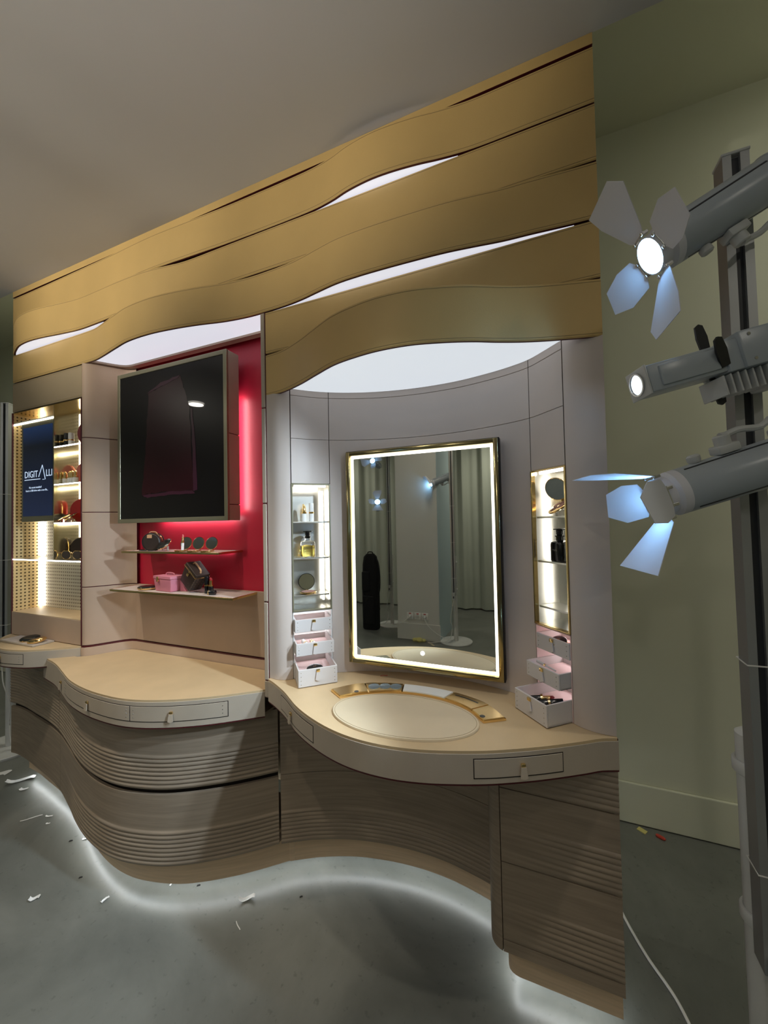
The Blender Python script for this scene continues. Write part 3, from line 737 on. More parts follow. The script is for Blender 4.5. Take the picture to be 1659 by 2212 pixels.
add('led_strip', rbox(X0+.002, X0+.012, CD-.014, CD-.004, CZ0+.002, 1.268, .002), 'led_white', dc)
add('led_strip', rbox(X0+.01, X0+.022, CD-.014, CD-.004, 1.278, CZ1-.01, .002), 'led_white', dc)
add('led_strip', rbox(-2.542, -2.532, CD-.012, CD-.003, 1.28, CZ1-.02, .002), 'led_white', dc)
for z, xa in ((1.873, -2.546), (1.674, -2.546), (1.471, -2.546), (1.274, X0+.002)):
    sh = add('case_shelf', rbox(xa, X1-.0025, .004, CD-.001, z-.006, z, .001), 'pale_brass' if z > 1.3 else 'steel', dc)
    add('led_edge', rbox(xa+.002, X1-.004, .000, .0038, z-.007, z-.001, .0008), 'led_white', sh)
    add('led_strip', rbox(xa+.02, X1-.02, CD-.010, CD-.003, z-.012, z-.007, .001), 'led_warm', sh)
add('screen_shelf', rbox(X0+.002, -2.552, .004, CD-.001, 2.036, 2.044, .001), 'perforated_plate', dc)
add('led_strip', rbox(X0+.004, -2.556, .002, .010, 2.028, 2.036, .001), 'led_warm', dc)

sc = thing('advertising_screen', 'small upright video screen showing blue lettering in the display case', 'screen', (-2.705, .02, 1.48))
sx0, sx1, sz0, sz1 = -2.862, -2.553, 1.480, 2.028
add('housing', rbox(sx0, sx1, .006, .045, sz0, sz1, .002), 'bronze_mirror', sc)
pnl = add('screen', box(sx0+.020, sx1-.014, .0035, .0058, sz0+.030, sz1-.026), 'screen_glass', sc)
def ontext(txt, size, x, z, m, parent, y, al='CENTER', sx_=1.0, th=.0002):
    vf = text_mesh(txt, size, th, al); vf = ([(v[0]*sx_, v[1], v[2]) for v in vf[0]], vf[1])
    return add('lettering', move(xf(vf, UPX), x, y, z), m, parent)
ty = .0030
ontext('DIGIT', .052, -2.826, 1.722, 'screen_text', sc, ty, 'LEFT', .95)
ontext('LLI', .052, -2.624, 1.722, 'screen_text', sc, ty, 'LEFT', .95)
tri = tube([(-2.690, ty, 1.722), (-2.655, ty, 1.784), (-2.628, ty, 1.706), (-2.652, ty, 1.706)], .0017, 6)
add('logo_mark', tri, 'screen_text', sc)
add('logo_rule', box(-2.826, -2.675, ty, ty+.0004, 1.7085, 1.7125), 'screen_text', sc)
ontext('No movie installed!', .015, -2.722, 1.662, 'screen_text', sc, ty)
ontext('Insert a USB drive with a new file...', .0148, -2.708, 1.645, 'screen_text', sc, ty)

# ================================================================== BASE CABINETS
def ridge(z, z0, n, pitch, amp):
    q = (z-z0)/pitch
    if q < 0 or q > n: return 0.0
    t_ = q-math.floor(q)
    return amp*(math.sin(math.pi*min(1, t_*1.0))**0.7)-amp*0.5*0
def smooth01(a, b_, x):
    t_ = max(0, min(1, (x-a)/(b_-a))); return t_*t_*(3-2*t_)
PIT = .0157; AM = .0050
def gU(x, z):
    k = 8+round(9*(1-smooth01(-2.45, -1.95, x)))
    e = smooth01(.452+PIT*k+.012, .452+PIT*k-.012, z)
    return ridge(z, .454, 17, PIT, AM*(.55+.45*e if e > 0 else 0)*(e if e < 1 else 1))
def gL(x, z): return ridge(z, .173, 8, PIT, AM*.9*smooth01(-2.35, -1.95, x))
def plinth(parent, c, x0, x1, dy=.060, seam=True):
    s_ = [Vector((p.x, p.y+dy)) for p in sub(c, x0, x1)]
    add('plinth', ribbon(s_, .055, .185, .014, .001), ['oak_light', 'oak_light'], parent, True)
    add('led_strip', ribbon([Vector((p.x, p.y+.016)) for p in s_], .050, .062, .008), ['led_floor', 'led_floor'], parent)
def cabinet(name, label, c, x0, x1, ztop, rows, loc):
    t_ = thing(name, label, 'cabinet', loc)
    s_ = sub(c, x0+.0012, x1-.0012)
    for z0, z1, g in rows: add('wood_panel', gpanel(s_, z0, z1, .012, g, .0026 if g is not smooth0 else .05), 'oak', t_, True)
    add('inner_carcass', ribbon(offset(s_, -.022), .169, ztop, .012), ['dark_gap', 'dark_gap'], t_)
    b_ = [Vector((p.x, max(p.y+.08, .30))) for p in s_]
    add('bottom_board', slab(offset(s_, -.004), b_, .172, .180), 'oak', t_)
    return t_
def smooth0(x, z): return 0.0
bc = cabinet('base_cabinet', 'ribbed oak base cabinet at the far left under the rounded counter', cabM, -3.005, -2.367, .764, [(.452, .7635, gU), (.1705, .4325, smooth0)], (-2.68, .05, .055))
plinth(bc, cabM, -2.96, -2.367)
bm_ = cabinet('base_cabinet', 'bulging ribbed oak base cabinet under the middle counter', cabM, -2.366, -1.169, .70, [(.452, .6985, gU), (.1705, .4325, gL)], (-1.77, .0, .055))
pall = cabM+cabK
plinth(bm_, pall, -2.366, -1.150)
def gK1(x, z): return ridge(z, .585, 8, .0150, .0045*(1-smooth01(-.95, -.7, x)))
def gK2(x, z): return ridge(z, .174, 8, PIT*.98, .0034)
bk = cabinet('knee_panel', 'concave oak back panel of the knee space under the vanity counter', cabK, -1.163, -.346, .764, [(.4405, .7635, gK1), (.1705, .4385, gK2)], (-.75, .2, .055))
plinth(bk, pall, -1.1495, -.33, .060)
br = thing('base_cabinet', 'straight oak drawer cabinet with faint ridges at the right end', 'cabinet', (-.17, .15, .055))
def gR(z0, n): return lambda x, z: ridge(z, z0, n, PIT, .0040*smooth01(-.345, -.05, x))
front = [p for p in cabR if p.x >= -.3095]; front = [Vector((-.3085, 0))]+[p for p in front if p.x > -.30]
front = [Vector((-.3085+.3085*i/24, 0)) for i in range(25)]
corner = [p for p in cabR if p.x < -.3115]+[Vector((-.3112, 0))]
for z0, z1, g in ((.6465, .7635, gR(.648, 7)), (.4315, .6435, gR(.433, 7)), (.2075, .4285, gR(.209, 7)), (.1705, .2045, smooth0)):
    add('drawer_panel', gpanel(front, z0, z1, .014, g, .0026 if g is not smooth0 else .05), 'oak', br, True)
add('rounded_corner', gpanel(corner, .1705, .7635, .012, smooth0, .6), 'oak', br, True)
add('side_panel', box(-.350, -.338, .10, .30, .1705, .7635), 'oak', br)
add('inner_carcass', box(-.336, -.014, .016, .30, .169, .762), 'dark_gap', br)
add('end_panel', box(-.012, -.0005, .002, .032, .1705, .7635), 'oak', br)
pr = spline([Vector(p) for p in ((-.306, .20), (-.306, .10), (-.300, .066), (-.280, .054), (-.24, .053), (-.1, .053), (0, .053))], 40)
add('plinth', ribbon(pr, .055, .185, .014, .001), ['oak_light', 'oak_light'], br, True)
add('led_strip', ribbon(offset(pr, -.016), .050, .062, .008), ['led_floor', 'led_floor'], br)
add('seam_light_block', box(-1.176, -1.154, .090, .115, .17, .76), 'dark_gap', bk)  # added filler that stops LED light leaking through the cabinet seam

# ================================================================== LIGHT STANDS AND SPOTLIGHTS
def stand(label, loc, top, lean=(0, 0), zsplit=.55, cable=True, face=0.0):
    t = thing('light_stand', label, 'light stand', loc, 'white floor stands for the spotlights', local=True, euler=(lean[0], lean[1], rad(face)))
    add('base_plate', lathe([(0, 0), (.188, 0), (.19, .003), (.19, .014), (.186, .018), (.03, .020), (0, .020)], 40), 'stand_white', t, True)
    add('tube', lathe([(.026, .019), (.026, zsplit+.45), (.020, zsplit+.455), (0, zsplit+.456)], 24), 'stand_white', t, True)
    p = .0215
    prof = [(-p, -p), (-.007, -p), (-.007, -p+.010), (.007, -p+.010), (.007, -p), (p, -p), (p, p), (-p, p)]
    add('profile_rail', move(prism(prof, zsplit, top), 0, -.047, 0), 'aluminium', t)
    add('rail_slot', box(-.0068, .0068, -.047-p+.008, -.047-p+.0099, zsplit+.03, top-.004), 'slot_dark', t)
    add('end_cap', rbox(-p-.002, p+.002, -.047-p-.002, -.047+p+.002, top, top+.006, .002), 'lamp_grey_light', t)
    for z in (zsplit+.06, zsplit+.38):
        add('clamp', lathe([(.0265, z-.014), (.031, z-.014), (.033, z-.011), (.033, z+.011), (.031, z+.014), (.0265, z+.014)], 28, cap=False), 'stand_white', t, True)
    add('connector_box', rbox(-.017, .017, -.090, -.0695, zsplit-.05, zsplit+.035, .003), 'lamp_grey_light', t)
    add('switch', rbox(-.007, .007, -.0925, -.089, zsplit-.03, zsplit-.005, .001), 'slot_dark', t)
    for z in (zsplit+.20, zsplit+.62, zsplit+1.05):
        if z < top-.1: add('cable_tie', tube([(-.024, -.070, z), (.024, -.070, z), (.024, -.022, z), (-.024, -.022, z)], .0016, 6, closed=True), 'cable_white', t)
    if cable:
        pts = spline([Vector(q) for q in ((.0, -.078, zsplit-.045), (.02, -.10, zsplit-.16), (.045, -.08, zsplit-.30), (.03, -.06, .20), (.06, -.08, .05), (.16, -.12, .024), (.30, -.16, .008))], 30)
        add('cable', tube(pts, .0035, 7), 'cable_white', t, True)
    return t

def leaf(kind):
    if kind == 'wide': pl = [(-.017, 0), (.017, 0), (.026, .010), (.066, .086), (.040, .118), (-.062, .122), (-.056, .082), (-.026, .010)]
    elif kind == 'fan': pl = [(-.017, 0), (.017, 0), (.034, .008), (.078, .112), (-.078, .112), (-.034, .008)]
    else: pl = [(-.017, 0), (.017, 0), (.034, .008), (.040, .040), (.030, .080), (-.020, .094), (-.040, .056), (-.036, .010)]
    return prism(pl, -.0006, .0006)
def spotlight(label, lens_at, aim, roll, doors, watt, col=(.80, .92, 1.0), size=68, length=.235, r=.043, lit=True, blend=.5, lever=0):
    """tube spotlight; local +X is the beam axis, doors = [(azimuth, opening angle, leaf kind)]"""
    d = Vector(aim).normalized()
    t = thing('spotlight', label, 'spotlight', lens_at, 'grey tube spotlights with barn doors', local=True)
    q = d.to_track_quat('X', 'Z'); t.rotation_mode = 'QUATERNION'; t.rotation_quaternion = q
    ax = Matrix.Rotation(rad(90), 4, 'Y')    # lathe axis z -> x
    body = lathe([(0, -length-.03), (r*.75, -length-.028), (r*1.02, -length-.015), (r*1.06, -length+.01), (r*1.06, -length+.012), (r, -length+.014), (r, -.035), (r*.97, -.032), (r*.97, -.030)], 36)
    add('body', xf(body, ax), 'lamp_grey', t, True)
    for a in (35, 150, 215, 330):
        add('body_groove', rot(box(-length+.03, -.045, -.0016, .0016, r-.0004, r+.0008), 'X', a+roll), 'slot_dark', t)
    add('front_ring', xf(lathe([(r*.97, -.034), (r*1.0, -.034), (r*1.0, -.020), (r*.86, -.014), (r*.86, .006), (r*.80, .006), (r*.80, -.034)], 36, cap=False), ax), 'barn_white', t, True)
    add('lens', xf(lathe([(0, .008), (r*.5, .006), (r*.80, .002), (r*.80, -.016), (0, -.016)], 32), ax), 'lamp_lens' if lit else 'lamp_lens_dim', t, True)
    for k, (az, op, kind) in enumerate(doors):
        a = az+roll
        V, F = leaf(kind)                                   # lies in XY: x tangential, y outwards from the hinge
        m_ = Matrix.Rotation(rad(a-90), 4, 'X') @ Matrix.Translation((.004, 0, r*.98)) @ Matrix.Rotation(rad(op), 4, 'Y').inverted() @ Matrix(((0, 1, 0, 0), (1, 0, 0, 0), (0, 0, 1, 0), (0, 0, 0, 1)))
        dl = add('barn_door', xf((V, F), m_), 'barn_white', t)
        hg = join(rbox(-.006, .008, -.019, -.013, r*.88, r*1.02, .001), rbox(-.006, .008, .013, .019, r*.88, r*1.02, .001), tube([(.004, -.02, r*.98), (.004, .02, r*.98)], .0018, 8))
        add('hinge', rot(hg, 'X', a-90), 'steel', dl)
    for xk in (-.075, -length+.02):
        add('knob', xf(lathe([(.009, 0), (.011, .004), (.011, .012), (.008, .015), (0, .015)], 14), Matrix.Translation((xk, 0, 0)) @ Matrix.Rotation(rad(roll+lever), 4, 'X') @ Matrix.Translation((0, 0, r))), 'lamp_grey_light', t, True)
    lv = join(rbox(-.018, .018, -.016, .016, r, r+.016, .003), cyl(.013, r+.014, r+.034, 16, .002), tube(spline([Vector(p) for p in ((0, 0, r+.030), (-.03, 0, r+.034), (-.065, 0, r+.026), (-.085, 0, r+.034))], 10), [.009]+[.006]*8+[.007], 8))
    add('clamp_lever', xf(move(lv, -length*.55), Matrix.Rotation(rad(roll+lever), 4, 'X')), 'lamp_grey_light', t, True)
    if watt:
        l = bpy.data.lights.new('spot_beam', 'SPOT'); l.energy = watt; l.color = col; l.spot_size = rad(size); l.spot_blend = blend; l.shadow_soft_size = .03
        o = bpy.data.objects.new('spot_beam', l); COL.objects.link(o); o.parent = t; o.location = (.016, 0, 0)
        o.rotation_euler = Vector((1, 0, 0)).to_track_quat('-Z', 'Y').to_euler()
    return t

stand('white light stand right of the display wall, cut by the frame', (.250, -.098, 0), 2.165, (.030, -.018), .52)
spotlight('lit grey tube spotlight at the top of the right stand, leaves spread like petals', (.050, -.303, 1.956), (-.86, -.16, -.48), -32,
          [(38, 88, 'hex'), (122, 84, 'wide'), (218, 62, 'hex'), (308, 58, 'wide')], 60, col=(.72, .87, 1.0), size=75, lever=215)
spotlight('lit grey tube spotlight lower on the right stand, one leaf folded before its lens', (.044, -.315, 1.476), (-.93, -.20, -.30), 0,
          [(90, 20, 'wide'), (180, 55, 'hex'), (270, 44, 'fan'), (0, 40, 'hex')], 30, col=(.72, .87, 1.0), size=72, lever=-6)

pj = thing('pattern_projector', 'boxy grey pattern projector with black shutter levers between two spotlights', 'projector', (.011, -.333, 1.693), local=True)
pj.rotation_mode = 'QUATERNION'; pj.rotation_quaternion = Vector((-.90, -.30, -.235)).to_track_quat('X', 'Z')
add('snout', join(rbox(-.150, -.004, -.030, .030, -.026, .026, .004), rbox(-.170, -.140, -.034, .034, -.029, .029, .003)), 'lamp_grey', pj, True)
add('snout_cover', rbox(-.128, -.024, .028, .034, -.019, .019, .002), 'lamp_grey', pj, True)
add('front_plate', ring(-.030, .030, -.027, .027, .010, 0, .006, .002) if False else xf(join(rbox(-.031, .031, -.028, .028, 0, .004, .002)), Matrix(((0, 0, 1, -.004), (1, 0, 0, 0), (0, 1, 0, 0), (0, 0, 0, 1)))), 'lamp_grey_light', pj, True)
add('lens_ring', xf(lathe([(.019, 0), (.022, 0), (.022, .004), (.019, .004)], 28, cap=False), Matrix.Rotation(rad(90), 4, 'Y')), 'steel', pj, True)
add('lens', xf(lathe([(0, .003), (.012, .0025), (.0195, .0005)], 28), Matrix.Rotation(rad(90), 4, 'Y')), 'lamp_lens_dim', pj, True)
add('housing', rbox(-.400, -.165, -.040, .040, -.030, .038, .004), 'lamp_grey', pj, True)
for k in range(13):
    add('vent_slot', rot(box(-.386+.0135*k-.002, -.386+.0135*k+.002, .0395, .0408, -.012, .030), 'X', 0), 'slot_dark', pj)
for x, z in ((-.182, .028), (-.182, -.018)):
    add('screw', xf(cyl(.003, 0, .0014, 10), Matrix.Translation((x, .0412, z)) @ Matrix.Rotation(rad(90), 4, 'X')), 'steel', pj)
def shutter(m_):
    V, F = prism([(-.008, 0), (.008, 0), (.010, .030), (.007, .052), (0, .056), (-.007, .052), (-.010, .030)], -.002, .002)
    add('shutter_lever', xf((V, F), m_), 'black_satin', pj)
RX90 = Matrix.Rotation(rad(90), 4, 'X')
shutter(Matrix.Translation((-.136, 0, .024)) @ RX90)
shutter(Matrix.Translation((-.140, -.004, -.024)) @ Matrix.Rotation(rad(180), 4, 'X') @ RX90)
shutter(Matrix.Translation((-.136, .032, -.016)) @ Matrix.Rotation(rad(14), 4, 'Y') @ Matrix.Rotation(rad(-16), 4, 'X') @ RX90)
for k in range(14):
    add('cooling_fin', rbox(-.300+.013*k, -.2965+.013*k, -.030, .030, -.068, -.031, .001, 1), 'lamp_grey_light', pj)
add('pole_clamp', rbox(-.262, -.226, -.045, .036, -.074, -.030, .006), 'lamp_grey_light', pj, True)

# the two stands behind the photographer that the mirror shows
stand('white light stand beside the blue side of the pier, in the mirror', (-1.165, -3.05, 0), 2.30, (0, 0), .56, face=180)
spotlight('lit tube spotlight aimed sideways on the stand by the pier, in the mirror', (-1.40, -2.95, 1.885), (-.80, .48, -.36), 20,
          [(45, 60, 'hex'), (135, 60, 'wide'), (225, 60, 'hex'), (315, 60, 'wide')], 14, size=60, lever=170)
stand('white light stand behind the black bag, in the mirror', (-2.16, -3.52, 0), 2.38, (0, 0), .53, face=180)
spotlight('lit tube spotlight at the top of the stand behind the bag, in the mirror', (-2.36, -3.40, 2.295), (.16, 3.40, .54), 30,
          [(45, 64, 'hex'), (135, 64, 'wide'), (225, 64, 'hex'), (315, 64, 'wide')], 300, col=(1.0, .92, .78), size=32, blend=1.0, lever=90)
spotlight('lit tube spotlight facing the mirror, lower on the stand behind the bag', (-2.29, -3.38, 1.715), (1.42, 3.38, 1.27), 0,
          [(0, 66, 'hex'), (90, 66, 'wide'), (180, 66, 'hex'), (270, 66, 'fan')], 220, col=(1.0, .92, .78), size=28, blend=1.0, lever=0)
# unseen lamp added on the floor behind the photographer to brighten the ceiling
t = spotlight('added lit tube spotlight standing on the floor behind the photographer, turned to the ceiling', (.05, -1.75, .300), (-.06, .0, 1), 0,
          [(45, 78, 'hex'), (135, 78, 'wide'), (225, 78, 'hex'), (315, 78, 'wide')], 36, col=(1.0, .94, .90), size=74, blend=.5, lever=0)
add('added_lamp_yoke', xf(join(rbox(-.30, -.29, -.09, .09, -.09, .09, .002), rbox(-.29, -.10, .052, .058, -.015, .015, .002), rbox(-.29, -.10, -.058, -.052, -.015, .015, .002)), Matrix.Identity(4)), 'lamp_grey_light', t)
# stand at the left edge of the picture
stand('white light stand left of the display case, cut by the frame', (-3.46, .22, 0), 2.27, (0, 0), .62, face=35)
for z, wd in ((2.13, 'topmost'), (1.86, 'middle'), (1.60, 'lowest')):
    spotlight('unlit tube spotlight, %s of three on the far left stand' % wd, (-3.60, -.06, z-.10), (-.35, -.86, -.36), 15*z,
              [(45, 60, 'hex'), (135, 60, 'wide'), (225, 60, 'hex'), (315, 60, 'wide')], 0, lit=False, lever=60)

# ================================================================== SMALL GOODS
def lipstick(label, loc, kind, group=None, euler=(0, 0, 0), r=.0098, dark=True, low=None):
    """kind: capped | open | cap; black or white cylinder with a gold ring"""
    t = thing('lipstick', label, 'lipstick', loc, group, local=True, euler=euler)
    bm_ = 'black_gloss' if dark else 'white_gloss'
    if kind == 'cap':
        add('cap', lathe([(0, 0), (r*.97, 0), (r, .001), (r, .031), (r*.9, .034), (0, .0345)], 20), bm_, t, True)
        add('ring', lathe([(r*1.02, .003), (r*1.04, .004), (r*1.04, .006), (r*1.02, .007)], 20, cap=False), 'gold', t, True)
        return t
    add('base', lathe([(0, 0), (r*.97, 0), (r, .0015), (r, .032), (0, .032)], 20), bm_, t, True)
    add('ring', lathe([(r*.8, .032), (r*1.05, .032), (r*1.05, .038), (r*.85, .0385), (0, .0385)], 20), 'gold', t, True)
    add('seal', xf(cyl(.0038, 0, .0012, 12), Matrix.Translation((0, -r*1.03, .035)) @ RX90), 'gold', t)
    if kind == 'capped':
        add('cap', lathe([(r*.98, .0385), (r, .040), (r, .070), (r*.93, .0735), (0, .074)], 20), bm_, t, True)
    else:
        add('inner_tube', lathe([(r*.72, .038), (r*.72, .058), (r*.68, .0585), (0, .0585)], 18), 'gold', t, True)
        V, F = lathe([(r*.60, .0585), (r*.60, .066), (r*.52, .070), (r*.22, .0745), (0, .0752)], 16)
        V = [(x, y, z-(0.35*max(0, z-.064)*(1+x/(r*.6))*1.6 if z > .064 else 0)) for x, y, z in V]
        add('bullet', (V, F), 'lipstick_red' if low is None else low, t, True)
    return t
def closed_compact(label, loc, r=.030, sx=1.0, euler=(0, 0, 0), group=None, top='compact_black', h=.014, emblem=True):
    t = thing('powder_compact', label, 'compact', loc, group, local=True, euler=euler)
    sc_ = lambda vf: ([(v[0]*sx, v[1], v[2]) for v in vf[0]], vf[1])
    add('base', sc_(lathe([(0, 0), (r*.80, 0), (r*.97, h*.28), (r, h*.5), (r*.985, h*.58), (0, h*.58)], 32)), 'gold', t, True)
    add('lid', sc_(lathe([(r*.985, h*.58), (r*.97, h*.72), (r*.84, h*.92), (r*.5, h), (0, h*1.02)], 32)), top, t, True)
    add('clasp', rbox(-.004, .004, -r-.0015, -r+.002, h*.35, h*.75, .001), 'gold', t, True)
    if emblem: add('emblem', move(text_mesh('LV', r*.42, .0003), 0, -r*.16, h*1.01), 'gold', t)
    return t
def open_compact(label, loc, r=.028, euler=(0, 0, 0), group=None, tilt=108, inside='mirror', back='gold', pans=0, base='gold'):
    t = thing('open_compact', label, 'compact', loc, group, local=True, euler=euler)
    add('base', lathe([(0, 0), (r*.86, 0), (r, .003), (r, .0065), (r*.93, .0075), (0, .0075)], 32), base, t, True)
    if pans:
        for k in range(pans):
            a = 2*math.pi*(k+.5)/pans
            add('powder_pan', move(cyl(r*.33, .0075, .0081, 18), r*.47*math.cos(a), r*.47*math.sin(a), 0), ('powder_brown', 'powder_rose')[k % 2], t)
    else: add('powder_pan', cyl(r*.78, .0075, .0081, 28), 'powder_rose', t)
    add('hinge', tube([(-.006, r, .007), (.006, r, .007)], .0022, 8), 'gold', t, True)
    lid = lathe([(0, -.004), (r*.8, -.0038), (r*.98, -.001), (r, .001), (r*.96, .002), (r*.94, .0014), (0, .0014)], 32)
    m_ = Matrix.Translation((0, r, .008)) @ Matrix.Rotation(rad(180-tilt), 4, 'X') @ Matrix.Translation((0, r, 0))
    m_ = Matrix.Translation((0, r+.001, .008)) @ Matrix.Rotation(rad(tilt), 4, 'X').inverted() @ Matrix.Translation((0, -r, 0))
    l = add('lid', xf(rot(lid, 'X', 180), m_), back, t, True)
    add('lid_mirror', xf(move(cyl(r*.93, -.0024, -.0016, 32), 0, 0, 0), m_), inside, t, True)
    return t

# --- television niche, upper shelf
SH1, SH2 = 1.3235, 1.1395
t = thing('round_handbag', 'round dark brown canvas handbag on the upper niche shelf', 'bag', (-1.905, .085, SH1+.043), local=True, euler=(0, 0, rad(28)))
dd = lathe([(0, -.022), (.036, -.022), (.041, -.018), (.042, 0), (.041, .018), (.036, .022), (0, .022)], 40)
add('body', xf(dd, RX90), 'brown_canvas', t, True)
for y in (-.019, .019): add('piping', xf(tube([(.0415*math.cos(a*math.pi/18), .0415*math.sin(a*math.pi/18), y) for a in range(36)], .0017, 6, True), RX90), 'black_satin', t, True)
add('zip', xf(tube([(.0425*math.cos(rad(a)), .0425*math.sin(rad(a)), 0) for a in range(-20, 201, 10)], .0016, 6), RX90), 'gold', t, True)
add('leather_tag', move(rbox(-.011, .011, -.0245, -.0222, .018, .034, .001), -.006), 'natural_leather', t)
add('handle', tube(spline([Vector(p) for p in ((-.022, 0, .036), (-.012, 0, .047), (.010, 0, .047), (.020, 0, .037))], 14), .0022, 8), 'natural_leather', t, True)
t = thing('makeup_brush', 'thin black brush lying left of the round handbag', 'brush', (-1.975, .062, SH1+.0035), local=True, euler=(0, 0, rad(4)))
add('handle', xf(lathe([(0, 0), (.002, .002), (.0034, .02), (.0028, .05), (.003, .054), (0, .054)], 10), Matrix.Rotation(rad(90), 4, 'Y')), 'black_gloss', t, True)
add('ferrule', xf(cyl(.0031, .054, .062, 10), Matrix.Rotation(rad(90), 4, 'Y')), 'gold', t)
add('bristles', xf(lathe([(.0028, .062), (.0036, .068), (0, .078)], 10), Matrix.Rotation(rad(90), 4, 'Y')), 'black_cloth', t)
def cube_stand(label, loc, s=.022, rz=0):
    t = thing('acrylic_cube', label, 'stand', loc, None, local=True, rz=rz)
    add('block', rbox(-s/2, s/2, -s/2, s/2, 0, s, .0015), 'acrylic', t)
    return t
cube_stand('clear acrylic cube under the tilted compact on the upper niche shelf', (-1.822, .085, SH1), .022)
closed_compact('tilted compact with dark lid on a clear cube beside the handbag', (-1.822, .083, SH1+.028), .036, euler=(rad(38), rad(-16), rad(12)), h=.012, top='compact_black', emblem=False)
gp = 'three open gold mirror compacts in a row'
open_compact('open gold mirror compact nearest the handbag, first of three in a row', (-1.690, .062, SH1), .029, (0, 0, rad(16)), gp, 104)
open_compact('open gold mirror compact, middle of three in a row', (-1.612, .062, SH1), .029, (0, 0, rad(16)), gp, 104)
open_compact('open gold mirror compact with a lamp in it, right end of the row', (-1.532, .062, SH1), .029, (0, 0, rad(16)), gp, 104)
lipstick('small rose-gold lipstick standing before the first open mirror compact', (-1.668, .050, SH1+.0085), 'open', r=.006, euler=(0, rad(4), 0), dark=False, low='rose_card')
# --- television niche, lower shelf
closed_compact('gold compact with dark lid lying alone on the lower niche shelf', (-1.930, .075, SH2), .042, 1.1, (0, 0, rad(10)), h=.017, emblem=False)
t = thing('vanity_case', 'pink leather vanity case with top handle on the lower niche shelf', 'case', (-1.790, .085, SH2), local=True, euler=(0, 0, rad(-6)))
def taper(x0, y0, x1, y1, z0, z1, b_=.004):
    V, F = rbox(-1, 1, -1, 1, 0, 1, .08, 3); out = []
    for x, y, z in V: out.append((x*(x0+(x1-x0)*z), y*(y0+(y1-y0)*z), z0+(z1-z0)*z))
    return out, F
add('body', taper(.058, .036, .066, .041, 0, .058), 'pink_leather', t, True)
add('lid', taper(.068, .043, .067, .042, .058, .071), 'pink_leather', t, True)
add('handle', tube(spline([Vector(p) for p in ((-.034, 0, .070), (-.026, 0, .080), (.026, 0, .080), (.034, 0, .070))], 16), .003, 8), 'pink_leather', t, True)
add('clasp', join(rbox(-.034, -.020, -.047, -.042, .056, .068, .001), rbox(-.031, -.025, -.049, -.042, .044, .056, .001), rbox(-.024, -.018, -.049, -.042, .047, .056, .001)), 'gold', t, True)
t = thing('tilted_pouch', 'dark canvas vanity pouch propped up on one corner beside the pink case', 'bag', (-1.668, .090, SH2+.030), local=True, euler=(0, rad(38), rad(-8)))
add('body', move(taper(.040, .030, .046, .033, 0, .084), 0, 0, 0), 'brown_canvas', t, True)
add('lid', move(taper(.048, .035, .047, .034, .084, .100), 0, 0, 0), 'brown_canvas', t, True)
add('trim', move(tube([(-.048, -.035, .084), (.048, -.035, .084), (.048, .035, .084), (-.048, .035, .084)], .0022, 6, True), 0, 0, 0), 'gold', t)
add('handle', move(tube(spline([Vector(p) for p in ((-.032, -.006, .099), (-.026, -.006, .110), (.026, -.006, .110), (.032, -.006, .099))], 16), .004, 8), 0, 0, 0), 'natural_leather', t, True)
add('padlock', move(join(rbox(-.006, .006, -.041, -.035, .060, .074, .001), tube([(-.004, -.038, .073), (-.004, -.038, .082), (.004, -.038, .082), (.004, -.038, .073)], .0012, 6)), 0, 0, 0), 'gold', t, True)
t = thing('support_wedge', 'small pink leather wedge that props the tilted canvas pouch', 'stand', (-1.708, .105, SH2), local=True)
add('wedge', xf(prism([(-.018, 0), (.022, 0), (-.018, .045)], -.02, .02), RX90), 'pink_leather', t)
lipstick('capped black lipstick standing beside the tilted pouch', (-1.552, .078, SH2), 'capped', r=.0105)
lipstick('open black lipstick with raised bullet on the lower niche shelf', (-1.526, .076, SH2), 'open', r=.0105)
lipstick('black lipstick cap lying in front of the open lipstick', (-1.514, .048, SH2+.0105), 'cap', r=.0105, euler=(0, rad(90), rad(18)))

